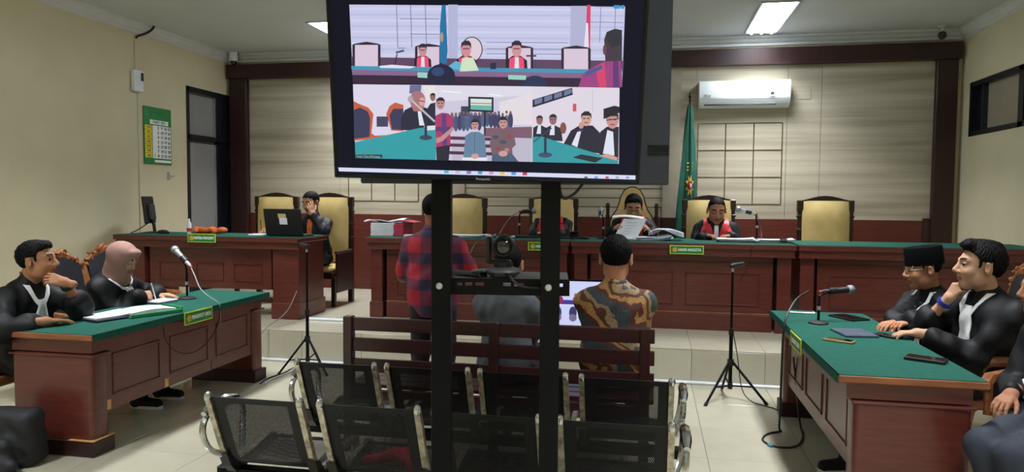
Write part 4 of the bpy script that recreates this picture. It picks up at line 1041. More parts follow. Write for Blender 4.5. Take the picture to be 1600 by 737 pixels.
# ================================================================== PEOPLE
def np3(v): return np.array(v, float)
def mrot(yaw=0, pitch=0, roll=0):
    return np.array(Matrix.Rotation(rad(yaw), 3, 'Z') @ Matrix.Rotation(rad(pitch), 3, 'X') @ Matrix.Rotation(rad(roll), 3, 'Y'))
def unit(v): v = np3(v); return v/np.linalg.norm(v)
def ik(S, W, l1, l2, pole):
    S, W = np3(S), np3(W); d = W-S; L_ = np.linalg.norm(d)
    if L_ > (l1+l2)*0.995: k = L_/((l1+l2)*0.995); l1, l2 = l1*k, l2*k
    a = (l1*l1-l2*l2+L_*L_)/(2*L_); hgt = math.sqrt(max(l1*l1-a*a, 0)); u = d/L_
    pl = np3(pole); pl = pl-u*(pl@u); pl = pl/(np.linalg.norm(pl)+1e-9)
    return S+u*a+pl*hgt
def hand_parts(vol, wrist, f, dors, side, curl, spread=0.1, thumb=(0.55, 0.75, -0.25), sc=1.0):
    wrist = np3(wrist); f = unit(f); n = np3(dors); n = unit(n-f*(n@f)); x = np.cross(f, n)*(1 if side == 'L' else -1)
    L_ = lambda a, b, c: wrist+(x*a+f*b+n*c)*sc
    kn = [(0.030, 0.086), (0.010, 0.090), (-0.011, 0.085), (-0.030, 0.076)]
    ph = [(0.040, 0.024, 0.020), (0.044, 0.028, 0.021), (0.041, 0.026, 0.020), (0.032, 0.019, 0.018)]
    for a, b in kn: vol.rc(L_(a*0.55, 0.012, 0), L_(a, b, 0.001), 0.0155*sc, 0.0115*sc, 0.012)
    vol.rc(L_(0, -0.05, 0), L_(0, 0.01, 0), 0.026*sc, 0.022*sc, 0.02)
    for i in range(4):
        c = curl[i] if isinstance(curl[0], (list, tuple)) else curl
        p_ = L_(kn[i][0], kn[i][1], 0.001); ang = 0; sp = spread*(1.5-i)/1.5
        for j in range(3):
            ang += rad(c[j]); d = f*cos(ang)-n*sin(ang)+x*sp*cos(ang)
            q = p_+d*ph[i][j]*sc; vol.rc(p_, q, (0.0095-0.0012*j)*sc, (0.0088-0.0013*j)*sc, 0.003); p_ = q
    p_ = L_(0.022, 0.022, -0.006); t = np3(thumb)
    for ln, tt, r0, r1 in ((0.044, t, 0.014, 0.0115), (0.032, t*np3((0.55, 1, 1)), 0.0112, 0.0098), (0.026, t*np3((0.25, 1, 1.0)), 0.0098, 0.0078)):
        tt = unit(tt); q = p_+(x*tt[0]+f*tt[1]+n*tt[2])*ln*sc; vol.rc(p_, q, r0*sc, r1*sc, 0.006); p_ = q
RELAX = (18, 28, 18); FIST = (75, 85, 45); HALF = (35, 55, 30); FLAT = (6, 10, 8)

def head_mesh(hc, R, h, skin, neck_to, closed=False, hs=1.0):
    """head in person space: centre hc, rotation R (local +y is the face)"""
    T = lambda q: hc+R @ np3(q)*hs
    v = Vol(hc-0.24, hc+0.22, h)
    E_ = lambda c, r, k=0.02, sub=False, Rl=None: v.el(T(c), np3(r)*hs, k*hs, R if Rl is None else R @ Rl, sub)
    C_ = lambda a, b, ra, rb, k=0.015: v.rc(T(a), T(b), ra*hs, rb*hs, k*hs)
    E_((0, -0.012, 0.032), (0.075, 0.094, 0.081)); E_((0, 0.022, -0.03), (0.061, 0.070, 0.086), 0.03)
    E_((0, 0.058, -0.100), (0.027, 0.024, 0.020), 0.025)
    for s in (-1, 1):
        E_((s*0.044, 0.012, -0.066), (0.020, 0.034, 0.032), 0.03); E_((s*0.040, 0.058, -0.030), (0.024, 0.022, 0.024), 0.02)
        C_((s*0.014, 0.084, 0.027), (s*0.046, 0.070, 0.028), 0.010, 0.009, 0.014)
        E_((s*0.031, 0.097, 0.006), (0.017, 0.013, 0.010), 0.012, True)
        if closed: E_((s*0.031, 0.076, 0.006), (0.0145, 0.0125, 0.0125), 0.004)
        else:
            C_((s*0.017, 0.083, 0.0135), (s*0.046, 0.0755, 0.0125), 0.0062, 0.0058, 0.004); C_((s*0.018, 0.081, -0.0055), (s*0.044, 0.075, -0.005), 0.0050, 0.0046, 0.004)
        E_((s*0.082, -0.016, -0.006), (0.009, 0.022, 0.034), 0.006, Rl=mrot(s*-24, -8, 0)); E_((s*0.092, -0.006, 0.0), (0.006, 0.011, 0.018), 0.004, True)
        E_((s*0.0115, 0.095, -0.034), (0.0095, 0.011, 0.0085), 0.006)
    C_((0, 0.086, 0.014), (0, 0.107, -0.026), 0.0085, 0.0125, 0.012)
    E_((0, 0.086, -0.0575), (0.023, 0.0115, 0.0065), 0.006); E_((0, 0.084, -0.070), (0.019, 0.0115, 0.0075), 0.006)
    E_((0, 0.099, -0.0638), (0.023, 0.008, 0.0018), 0.003, True)
    v.rc(T((0, -0.022, -0.05)), neck_to, 0.052*hs, 0.060, 0.03)
    V, Q = v.mesh(); L_ = (V-hc) @ R/hs
    col_ = np.tile(np3(lin(skin)), (len(V), 1))
    def paint(mask, c, a=1.0): col_[mask] = col_[mask]*(1-a)+np3(lin(c))*a
    x, y, z = np.abs(L_[:, 0]), L_[:, 1], L_[:, 2]
    paint((x < 0.024) & (y > 0.078) & (z < -0.051) & (z > -0.077), (skin[0]*0.88, skin[1]*0.70, skin[2]*0.68))
    paint((y > 0.055) & (x > 0.012) & (x < 0.052) & (np.abs(z-(0.034-0.10*np.abs(x-0.03)**1.0*0.6)) < 0.0062), (26, 20, 18), 0.97)
    if closed: paint((y > 0.05) & (x > 0.014) & (x < 0.047) & (np.abs(z+0.002) < 0.004), (40, 28, 26), 0.8)
    return V, Q, col_
def ball(c, r, R, n=10):
    """eyeball with iris towards local +y"""
    V, C_ = [], []
    for i in range(n+1):
        a = pi*i/n
        for j in range(12):
            b = 2*pi*j/12; V.append(np3(c)+R @ np3((sin(a)*cos(b), cos(a), sin(a)*sin(b)))*r)
            C_.append(lin((24, 16, 14)) if i <= 3 else lin((176, 166, 158)))
    Q = [(i*12+j, i*12+(j+1) % 12, (i+1)*12+(j+1) % 12, (i+1)*12+j) for i in range(n) for j in range(12)]
    return np.array(V), np.array(Q), np.array(C_)

def unit_rows(a): return a/(np.linalg.norm(a, axis=1, keepdims=True)+1e-9)
PEOPLE = {}
def person(key, label, loc, rotz, lean=0, twist=0, side=0, head=(0, 0, 0), skin=(176, 128, 98), arms=None, seat=0.45, standing=False,
           outfit='robe', cloth='robe_black', legcloth='cloth_black', hair='short', closed=False, h_head=0.0042, h_hand=0.0042, h_cloth=0.0115,
           knees=None, ankles=None, sc=1.0, girth=1.0, shoe='cloth_black', group=None, head_off=(0, 0.035, 0.65), sleeve=0.86, fat=1.0, hs=1.08):
    t = thing('person', label, 'person', loc, rotz, group)
    Minv = np.array((Matrix.Translation(loc) @ Matrix.Rotation(rotz, 4, 'Z')).inverted())
    toL = lambda p_: (Minv @ np.r_[np3(p_), 1])[:3]
    dirL = lambda d: Minv[:3, :3] @ np3(d)
    pel = np3((0, 0, (0.90 if standing else seat+0.09)*(sc if standing else 1)))
    RT = mrot(twist, -lean, side); T = lambda q: pel+RT @ (np3(q)*sc)
    sh = {'L': T((-0.166*girth, 0, 0.388)), 'R': T((0.166*girth, 0, 0.388))}
    hc = T(head_off); RH = mrot(*head)
    # ---- arms
    A = {}
    for s in 'LR':
        sp = arms[s]; W = toL(sp['wrist']); sgn = -1 if s == 'L' else 1
        pole = dirL(sp['pole']) if 'pole' in sp else np3((sgn*0.6, -0.4, -0.8))
        al = sp.get('reach', 1.0); A[s] = (sh[s], ik(sh[s], W, 0.285*sc*al, 0.25*sc*al, pole), W, dirL(sp['f']), dirL(sp['n']), sp.get('curl', RELAX), sp.get('thumb', (0.55, 0.75, -0.25)), sp.get('sleeve', sleeve))
    hip = {'L': pel+np3((-0.095, 0, -0.01)), 'R': pel+np3((0.095, 0, -0.01))}
    if standing: kd = {'L': np3((-0.10, 0.01, 0.48)), 'R': np3((0.10, 0.01, 0.48))}; ad = {'L': np3((-0.105, -0.03, 0.085)), 'R': np3((0.105, -0.03, 0.085))}
    else: kd = {'L': np3((-0.13, 0.43, seat+0.07)), 'R': np3((0.13, 0.43, seat+0.07))}; ad = {'L': np3((-0.13, 0.40, 0.085)), 'R': np3((0.13, 0.40, 0.085))}
    if knees: kd = {s: toL(knees[s]) for s in 'LR'}
    if ankles: ad = {s: toL(ankles[s]) for s in 'LR'}
    # ---- body: one figure, the head and hands at finer grain
    parts = []
    V, Q, C_ = head_mesh(hc, RH, h_head, skin, T((0, -0.01, 0.47)), closed, hs); parts.append((V, Q, C_))
    sk = np3(lin(skin))
    allp = np.array([pel, hc, *A['L'][:3], *A['R'][:3], *kd.values(), *ad.values()])
    b = Vol(allp.min(0)-0.2, allp.max(0)+0.15, 0.016)
    b.el(pel+np3((0, 0, 0.02)), (0.14, 0.10, 0.10), 0.05).el(T((0, -0.01, 0.22)), (0.13, 0.085, 0.2), 0.05, RT).el(T((0, -0.01, 0.38)), (0.14, 0.075, 0.09), 0.05, RT)
    b.rc(T((0, -0.01, 0.40)), T((0, 0.0, 0.52)), 0.06, 0.05, 0.04)
    for s in 'LR':
        S, El, W = A[s][:3]
        b.rc(S, El, 0.050, 0.040, 0.03).rc(El, W, 0.040, 0.027, 0.02)
        b.rc(hip[s], kd[s], 0.075, 0.052, 0.04).rc(kd[s], ad[s], 0.05, 0.034, 0.03)
        fd = unit(np3((ad[s]-kd[s])[:2].tolist()+[0])+np3((0, 0.25, 0))) if not standing else np3((0, 1, 0))
        b.rc(ad[s]+np3((0, 0, -0.035)), ad[s]+np3((0, 0.11, -0.045)), 0.028, 0.022, 0.02)
    V, Q = b.mesh(); parts.append((V, Q, sk))
    for s in 'LR':
        W, f, n = A[s][2], A[s][3], A[s][4]
        hv = Vol(W-0.235, W+0.235, h_hand); hand_parts(hv, W, f, n, s, A[s][5], thumb=A[s][6], sc=1.0)
        fo = unit(A[s][1]-W); hv.rc(W+fo*0.14, W, 0.034, 0.026, 0.02)
        V, Q = hv.mesh(); parts.append((V, Q, sk))
    npmesh('body', *(lambda r: (r[0], r[1]))(join_np(parts)), 'skin', t, cols=join_np(parts)[2])
    if not closed and hair != 'none_seen':
        for s in (-1, 1):
            V, Q, C_ = ball(hc+RH @ np3((s*0.031, 0.0735, 0.004))*hs, 0.0122*hs, RH)
            npmesh('eye', V, Q, 'eye_mat', t, cols=C_)
    # ---- clothing
    cl = Vol(allp.min(0)-0.32, allp.max(0)+0.2, h_cloth)
    g = girth
    wide = {'robe': 1.14, 'jacket': 1.08, 'shirt': 1.0}[outfit]*fat
    cl.el(pel+np3((0, 0, 0.07)), (0.165*wide*g, 0.13*wide, 0.14), 0.06)
    cl.el(T((0, 0.0, 0.20)), (0.160*wide*g, 0.118*wide, 0.19), 0.06, RT); cl.el(T((0, -0.005, 0.36)), (0.172*wide*g, 0.108*wide, 0.125), 0.06, RT)
    cl.rc(T((-0.145*g, -0.005, 0.392)), T((0, -0.008, 0.462)), 0.054, 0.056, 0.06).rc(T((0.145*g, -0.005, 0.392)), T((0, -0.008, 0.462)), 0.054, 0.056, 0.06)
    cl.rc(T((0, -0.012, 0.42)), T((0, -0.004, 0.515)), 0.085, 0.060, 0.04)
    for s in 'LR':
        S, El, W = A[s][:3]; slv = A[s][7]
        if outfit == 'shirt':
            if slv < 0.5: cl.rc(S, S+(El-S)*(slv*2), 0.060, 0.064, 0.05)
            else: cl.rc(S, El, 0.060, 0.054, 0.05).rc(El, El+(W-El)*slv, 0.056, 0.042, 0.03)
        elif outfit == 'jacket': cl.rc(S, El, 0.066, 0.062, 0.05).rc(El, El+(W-El)*slv, 0.064, 0.048, 0.03)
        else: cl.rc(S, El, 0.066, 0.072, 0.06).rc(El, El+(W-El)*slv, 0.070, 0.076, 0.04)
        if outfit == 'robe' and not standing:
            cl.rc(hip[s]+np3((0, 0, 0.01)), kd[s]+np3((0, -0.02, 0)), 0.115, 0.095, 0.09).rc(kd[s]+np3((0, -0.02, 0)), kd[s]*0.45+ad[s]*0.55, 0.095, 0.10, 0.07)
    if outfit == 'jacket' and not standing: cl.el(pel+np3((0, -0.02, -0.02)), (0.20, 0.15, 0.12), 0.06)
    if outfit == 'shirt':
        if standing: cl.el(pel+np3((0, 0, -0.02)), (0.170*g, 0.125, 0.17), 0.05); zc = 0.755*sc; cl.cut(lambda X, Y, Z: zc+0*X+0*Y-Z)
        else: cl.el(pel+np3((0, -0.01, 0.0)), (0.185*g, 0.135, 0.12), 0.05)
    V, Q = cl.mesh()
    # soft folds
    ph = sum(map(ord, key)) % 7
    amp = {'robe': 0.012, 'jacket': 0.009, 'shirt': 0.007}[outfit]
    nrm = np.zeros_like(V); fn = np.cross(V[Q[:, 2]]-V[Q[:, 0]], V[Q[:, 3]]-V[Q[:, 1]])
    for i in range(4): np.add.at(nrm, Q[:, i], fn)
    nrm /= (np.linalg.norm(nrm, axis=1, keepdims=True)+1e-9)
    wv_ = np.sin(34*V[:, 0]+9*np.sin(5*V[:, 2]+ph)+8*V[:, 1])+0.8*np.sin(26*V[:, 2]+14*np.sin(6*V[:, 0]+2*ph)+20*V[:, 1])+0.5*np.sin(60*V[:, 1]+30*V[:, 2]+ph)
    V = V+nrm*(amp*0.5*wv_)[:, None]
    if sleeve > 0.5 or not standing: pass
    names = {'robe': 'robe', 'jacket': 'jacket', 'shirt': 'shirt'}
    npmesh(names[outfit], V, Q, cloth, t)
    bvh = BVHTree.FromPolygons([tuple(v_) for v_ in V], [tuple(int(i) for i in q) for q in Q])
    tv_ = Vol(allp.min(0)-0.2, allp.max(0)+0.15, 0.014)
    for s in 'LR':
        tv_.rc(hip[s], kd[s], 0.098 if not standing else 0.088, 0.072, 0.05).rc(kd[s], ad[s]+np3((0, 0, 0.0)), 0.070, 0.056, 0.04)
    tv_.el(pel, (0.155, 0.12, 0.10), 0.05)
    npmesh('trousers', *tv_.mesh(), legcloth, t)
    for s in 'LR':
        d = kd[s]-ad[s]; fd = np3((0, 1.0, 0)) if standing or abs(d[1]) < 0.25 else np3((0, 1.0, 0))
        a0 = ad[s]*np3((1, 1, 0)); z0 = ad[s][2]-0.085
        sv = Vol(a0+np3((-0.09, -0.10, z0-0.01)), a0+np3((0.09, 0.26, z0+0.16)), 0.009)
        sv.rc(a0+np3((0, -0.03, z0+0.045)), a0+fd*0.15+np3((0, 0, z0+0.036)), 0.044, 0.036, 0.03).rc(a0+np3((0, -0.01, z0+0.05)), a0+np3((0, 0, z0+0.10)), 0.045, 0.05, 0.03)
        zz = z0+0.004; sv.cut(lambda X, Y, Z: zz+0*X+0*Y-Z)
        so = npmesh('shoe', *sv.mesh(), shoe, t)
        sl_ = []
        for k in range(20):
            a = 2*pi*k/20; sl_.append((a0[0]+0.046*cos(a)*(1.0 if sin(a) > 0 else 0.9), a0[1]+0.055+0.135*sin(a)))
        MB().prism(sl_, 'xy', z0+0.001, z0+0.022).build('sole', 'sole_white', so)
    # ---- hair
    Hh = lambda q: hc+RH @ np3(q)*hs
    if hair in ('short', 'full', 'thin', 'crop', 'sweep'):
        big = {'short': 0.008, 'full': 0.013, 'thin': 0.0035, 'crop': 0.0035, 'sweep': 0.018}[hair]
        hv = Vol(hc-0.20, hc+0.22, 0.0045)
        hv.el(Hh((0, -0.013, 0.034)), np3((0.076+big*0.6, 0.096+big*0.8, 0.082+big))*hs, 0.0, RH)
        if hair == 'sweep': hv.rc(Hh((-0.04, 0.065, 0.105)), Hh((0.04, 0.07, 0.10)), 0.022, 0.02, 0.03).rc(Hh((0, 0.05, 0.11)), Hh((0, -0.07, 0.10)), 0.03, 0.03, 0.03); hv.el(Hh((0, -0.07, 0.0)), (0.06, 0.045, 0.06), 0.02, RH)
        if hair == 'full': hv.rc(Hh((-0.03, 0.05, 0.095)), Hh((0.04, 0.06, 0.09)), 0.022, 0.02, 0.03)
        back = {'short': -0.060, 'full': -0.068, 'thin': -0.055, 'crop': -0.050, 'sweep': -0.070}[hair]
        front = {'short': 0.076, 'full': 0.078, 'thin': 0.094, 'crop': 0.078, 'sweep': 0.084}[hair]
        def cutter(X, Y, Z):
            q = [(RH[0, i]*(X-hc[0])+RH[1, i]*(Y-hc[1])+RH[2, i]*(Z-hc[2]))/hs for i in range(3)]
            line = np.where(q[1] > 0.0, 0.012+(front-0.012)*np.clip(q[1]/0.07, 0, 2)**0.75, 0.012+(back-0.012)*np.clip(-q[1]/0.085, 0, 1.2))
            burn = (np.abs(q[1]-0.016) < 0.010) & (np.abs(q[0]) > 0.055)
            line = np.where(burn, -0.002, line)
            ear = (np.abs(q[1]+0.012) < 0.026) & (np.abs(q[0]) > 0.06)
            line = np.where(ear, np.maximum(line, 0.030), line)
            tuft = 0.003*np.sin(q[0]*160+q[1]*90)+0.0025*np.sin(q[1]*210+q[2]*120)
            return np.maximum((line-q[2])*0.7, 0*q[0]-1)+tuft*(q[2] > -0.05)
        hv.cut(cutter)
        HV, HQ = hv.mesh(); hl = (HV-hc) @ RH/hs
        az = np.arctan2(hl[:, 0], hl[:, 1]+0.02); el_ = np.arctan2(hl[:, 2], np.hypot(hl[:, 0], hl[:, 1]))
        st = np.sin(az*37+3*np.sin(el_*9))*0.5+np.sin(az*71+el_*14)*0.3+np.sin(el_*23+5*np.sin(az*6))*0.35
        HV = HV+unit_rows(HV-hc)*(0.0026*st*(1.6 if hair in ('full', 'sweep') else 0.8))[:, None]
        npmesh('hair', HV, HQ, 'hair_black', t)
    PEOPLE[key] = dict(root=t, hc=hc, RH=RH, T=T, RT=RT, bvh=bvh, toL=toL, A=A, sc=sc, hs=hs)
    return t
def drape(key, rows, off=0.006, th=0.004):
    """rows of (x, z) torso coordinates laid on the front of the clothing"""
    p_ = PEOPLE[key]; T, RT, bvh = p_['T'], p_['RT'], p_['bvh']; G = []
    last = None
    for row in rows:
        g = []
        for x, z in row:
            o = T((x, 0.195, z)); d = RT @ np3((0, -1, 0))
            r_ = bvh.ray_cast(Vector(o), Vector(d), 0.62)
            if r_[0] is None or (RT.T @ (np3(r_[0])-T((0, 0, 0))))[1] < -0.03: q = last if last is not None else T((x, 0.08, z))
            else: q = np3(r_[0])-d*off
            last = q; g.append(q)
        G.append(g)
    return MB().sheet(G, th)
def jabot(key, z0=0.50, z1=0.16, w0=0.025, w1=0.06, x0=0.0):
    rows = []
    for j in range(12):
        f = j/11; w_ = w0+(w1-w0)*f; rows.append([(x0+w_*(-1+2*i/8), z0+(z1-z0)*f) for i in range(9)])
    mb = drape(key, rows, 0.010, 0.006)
    n = 12*9
    # pleats: alternate columns stand proud
    RT = PEOPLE[key]['RT']; fwd = RT @ np3((0, 1, 0))
    for k in range(2*n):
        if (k % n) % 9 % 2 and (k % n)//9 > 1: v_ = np3(mb.v[k])+fwd*0.006; mb.v[k] = tuple(v_)
    return mb.build('jabot', 'cloth_white', PEOPLE[key]['root'], ang=60)
def collar(key, mat='cloth_white', r=0.011, drop=0.0):
    p_ = PEOPLE[key]; T = p_['T']; pts = []
    for k in range(17):
        a = -pi*0.5+2*pi*k/16 if False else pi*(0.12+1.76*k/16)-pi/2+pi/2
        a = rad(-250+320*k/16+5)
        pts.append(T((0.062*cos(a), 0.062*sin(a)-0.006, 0.512-0.022*max(0, sin(a))-drop)))
    return MB().tube(pts, r, 8).build('collar', mat, p_['root'])
def white_bands(key, w=0.014):
    """white neckband running down both sides of the neck to the jabot"""
    p_ = PEOPLE[key]
    for s in (-1, 1):
        ctr = [(s*0.074, 0.498), (s*0.066, 0.468), (s*0.052, 0.43), (s*0.034, 0.395), (s*0.015, 0.37)]
        drape(key, [[(x-w, z), (x, z), (x+w, z)] for x, z in ctr], 0.008, 0.005).build('neckband', 'cloth_white', p_['root'], ang=60)
def red_facings(key):
    p_ = PEOPLE[key]
    for s in (-1, 1):
        rows = [[(s*(a+(b-a)*i/7), z) for i in range(8)] for a, b, z in ((0.07, 0.12, 0.455), (0.055, 0.145, 0.425), (0.042, 0.16, 0.385), (0.032, 0.166, 0.34), (0.03, 0.158, 0.30), (0.03, 0.152, 0.24), (0.03, 0.145, 0.18), (0.03, 0.14, 0.10))]
        drape(key, rows, 0.008, 0.006).build('red_facing', 'robe_red', p_['root'], ang=60)
        T = p_['T']
        pts = [T((s*0.10, 0.085, 0.44)), T((s*0.098, 0.045, 0.478)), T((s*0.095, -0.02, 0.488)), T((s*0.088, -0.06, 0.474))]
        G = [[np3(q)+p_['RT'] @ np3((s*e_, 0, 0)) for e_ in (-0.035, 0.0, 0.035)] for q in pts]
        MB().sheet(G, 0.010).build('red_yoke', 'robe_red', p_['root'], ang=60)
def spectacles(key):
    p_ = PEOPLE[key]; hc, RH = p_['hc'], p_['RH']; H_ = lambda q: hc+RH @ np3(q)*p_['hs']; mb = MB()
    for s in (-1, 1):
        mb.tube([H_((s*0.031+0.021*cos(a), 0.101, 0.004+0.017*sin(a))) for a in np.linspace(0, 2*pi, 15)], 0.0018, 5)
        mb.tube([H_((s*0.052, 0.099, 0.008)), H_((s*0.073, 0.06, 0.010)), H_((s*0.080, 0.0, 0.008))], 0.0018, 5)
    mb.tube([H_((-0.011, 0.103, 0.006)), H_((0.0, 0.106, 0.009)), H_((0.011, 0.103, 0.006))], 0.0018, 5)
    mb.build('spectacles', 'glasses_dark', p_['root'])
def wrist_ring(key, s, mat, name, back=0.03, r=0.031, wd=0.01):
    p_ = PEOPLE[key]; S, El, W = p_['A'][s][:3]; u = unit(El-W); c = W+u*back
    MB().cyl(c-u*wd, c+u*wd, r, r*1.03, 16).build(name, mat, p_['root'])

def arm_(wrist, f, n, curl=RELAX, pole=None, thumb=None, **kw):
    d = dict(wrist=wrist, f=f, n=n, curl=curl, **kw)
    if pole: d['pole'] = pole
    if thumb: d['thumb'] = thumb
    return d
# ---- prosecutors' table
person('L1', 'man in black robe and white jabot resting his chin on his hand', (-4.14, 4.0, 0), rad(-97), lean=13, head=(27, 4, 0), skin=(168, 120, 92),
       arms={'L': arm_((-3.745, 3.965, 1.03), (-0.80, -0.28, 0.25), (0.30, -0.72, 0.62), (24, 38, 26), pole=(0.5, 0.55, -1.0), thumb=(0.35, 0.7, -0.6), sleeve=0.28),
             'R': arm_((-3.76, 3.82, 0.798), (0.42, 0.9, -0.06), (0, 0, 1), (8, 16, 12), pole=(-0.7, -0.4, 0))}, hair='full', h_head=0.0038, h_hand=0.0034, sc=1.0, sleeve=0.62)
jabot('L1', 0.41, 0.10, 0.028, 0.062); white_bands('L1'); wrist_ring('L1', 'L', 'black_plastic', 'wristwatch', 0.035, 0.040, 0.012)
person('L2', 'woman in brown headscarf and black robe writing at the table', (-4.17, 4.77, 0), rad(-88), lean=13, head=(6, -24, 0), skin=(198, 148, 120),
       arms={'L': arm_((-3.90, 5.05, 0.80), (0.85, 0.3, -0.05), (0, 0, 1), (10, 20, 14), pole=(-0.5, 0.7, -0.2)),
             'R': arm_((-3.87, 4.80, 0.83), (0.35, 0.85, -0.12), (0.7, -0.45, 0.55), (48, 52, 30), pole=(-0.4, -0.5, -0.8), thumb=(0.35, 0.8, -0.55))}, hair='none', closed=True, h_head=0.0042, h_hand=0.0036, sc=0.95, hs=0.98, head_off=(0, 0.05, 0.625))
p_ = PEOPLE['L2']; hc, RH, T = p_['hc'], p_['RH'], p_['T']; Hh = lambda q: hc+RH @ np3(q)*1.02
v = Vol(hc+np3((-0.26, -0.26, -0.36)), hc+np3((0.26, 0.26, 0.2)), 0.0055)
v.el(Hh((0, -0.014, 0.030)), (0.103, 0.118, 0.106), 0.02, RH).el(Hh((0, -0.002, -0.045)), (0.101, 0.102, 0.115), 0.03, RH)
v.rc(Hh((-0.035, 0.075, 0.085)), Hh((0.035, 0.075, 0.085)), 0.022, 0.022, 0.03)
v.rc(Hh((0, -0.01, -0.10)), T((0, 0.0, 0.46)), 0.085, 0.092, 0.04)
v.el(T((0, 0.02, 0.45)), (0.12, 0.10, 0.05), 0.05, p_['RT'])
v.el(Hh((0, 0.118, -0.014)), (0.056, 0.088, 0.078), 0.012, RH, sub=True)
V, Q = v.mesh()
V = V+0.0022*np.sin(46*V[:, 2:3]+18*V[:, 0:1]+30*V[:, 1:2])*unit((0.5, 0.4, 0.2))
npmesh('headscarf', V, Q, 'cloth_hijab', p_['root'])
jabot('L2', 0.41, 0.12, 0.026, 0.045)
for s in (-1,):
    drape('L2', [[(x-0.011, z), (x+0.011, z)] for x, z in ((-0.12, 0.475), (-0.10, 0.455), (-0.07, 0.425), (-0.03, 0.40))], 0.009, 0.006).build('neckband', 'cloth_white', p_['root'], ang=60)
    drape('L2', [[(x-0.011, z), (x+0.011, z)] for x, z in ((0.12, 0.475), (0.10, 0.455), (0.07, 0.425), (0.03, 0.40))], 0.009, 0.006).build('neckband', 'cloth_white', p_['root'], ang=60)
# ---- clerk
person('clerk', 'clerk in black jacket and orange shirt covering his face with a hand', (-3.92, 7.86, ZP), pi, lean=8, head=(-14, -16, 0), skin=(186, 140, 112), seat=0.50,
       arms={'L': arm_((-3.82, 7.575, 1.40), (-0.35, 0.15, 0.95), (0.5, -0.8, 0.15), ((10, 20, 12), (14, 22, 14), (18, 30, 20), (24, 36, 24)), pole=(0.7, -0.3, -0.8), thumb=(0.55, 0.7, -0.3)),
             'R': arm_((-4.22, 7.30, 1.225), (-0.35, -0.75, -0.05), (-0.3, 0.1, 0.9), (45, 50, 30), pole=(-0.7, 0.2, -0.4))},
       outfit='jacket', cloth='robe_navy', hair='short', closed=True, h_head=0.005, h_hand=0.0045)
drape('clerk', [[(-0.03, z), (0.0, z), (0.03, z)] for z in (0.46, 0.40, 0.32, 0.24)], 0.006, 0.004).build('shirt_front', 'cloth_orange', PEOPLE['clerk']['root'], ang=60)
# ---- judges
def judge_person(key, label, x, y, head, arms, hair, skin, closed=True, lean=9, seat=0.51):
    person(key, label, (x, y, ZP), pi, lean=lean, head=head, skin=skin, arms=arms, hair=hair, closed=closed, h_head=0.005, h_hand=0.005, seat=seat, sc=1.0, head_off=(0, 0.06, 0.60), hs=1.16)
    red_facings(key); jabot(key, 0.44, 0.06, 0.020, 0.034)
judge_person('J1', 'judge in red and black robe sitting at the black desk microphone', -1.11, 8.14, (8, -6, 0),
             {'L': arm_((-1.0, 7.74, 1.215), (-0.8, -0.35, 0), (0, 0, 1), HALF, pole=(0.45, 0.3, -0.9)), 'R': arm_((-1.24, 7.74, 1.215), (0.8, -0.35, 0), (0, 0, 1), HALF, pole=(-0.45, 0.3, -0.9))}, 'thin', (188, 142, 118), closed=False)
judge_person('J2', 'presiding judge in glasses reading papers before the round topped chair', -0.19, 8.13, (4, -22, 0),
             {'L': arm_((-0.02, 7.66, 1.26), (-0.25, -0.7, 0.5), (0.3, -0.4, 0.8), HALF, pole=(0.45, 0.3, -0.9)), 'R': arm_((-0.38, 7.66, 1.26), (0.25, -0.7, 0.5), (-0.3, -0.4, 0.8), HALF, pole=(-0.45, 0.3, -0.9))}, 'full', (190, 142, 116), lean=7, seat=0.53)
spectacles('J2')
judge_person('J3', 'balding judge in red and black robe looking down beside the flag', 0.70, 8.14, (3, -20, 0),
             {'L': arm_((0.83, 7.80, 1.215), (-0.7, -0.5, 0), (0, 0, 1), HALF, pole=(0.45, 0.3, -0.9)), 'R': arm_((0.58, 7.80, 1.215), (0.7, -0.5, 0), (0, 0, 1), HALF, pole=(-0.45, 0.3, -0.9))}, 'thin', (166, 116, 92))
# ---- accused and witness seen from behind
person('plaid', 'standing man in red and navy plaid shirt with his back turned', (-1.56, 4.98, 0), rad(-3), head=(-4, 0, 0), skin=(142, 98, 78), standing=True,
       arms={'L': arm_((-1.63, 5.20, 0.93), (0.75, 0.25, -0.4), (0, 1, 0.3), HALF, pole=(-1, -0.3, -0.3)), 'R': arm_((-1.47, 5.21, 0.95), (-0.75, 0.25, -0.4), (0, 1, 0.3), HALF, pole=(1, -0.3, -0.3))},
       outfit='shirt', cloth='plaid', hair='crop', h_head=0.0045, h_hand=0.005, sleeve=0.42, sc=0.97, girth=1.14, fat=1.06, h_cloth=0.010)
collar('plaid', 'plaid', 0.014)
person('grey', 'seated man in grey shirt on the pew', (-0.90, 4.44, 0), 0, lean=2, head=(8, -8, 0), skin=(176, 126, 98), seat=0.44, head_off=(0, 0.035, 0.655), hs=1.1,
       arms={'L': arm_((-1.0, 4.85, 0.56), (0.6, 0.6, -0.2), (0, 0.2, 1), RELAX, pole=(-1, -0.5, -0.2)), 'R': arm_((-0.82, 4.86, 0.56), (-0.6, 0.6, -0.2), (0, 0.2, 1), RELAX, pole=(1, -0.5, -0.2))},
       outfit='shirt', cloth='cloth_grey', hair='short', h_head=0.0045, h_hand=0.005, sc=0.98)
collar('grey', 'cloth_grey', 0.012)
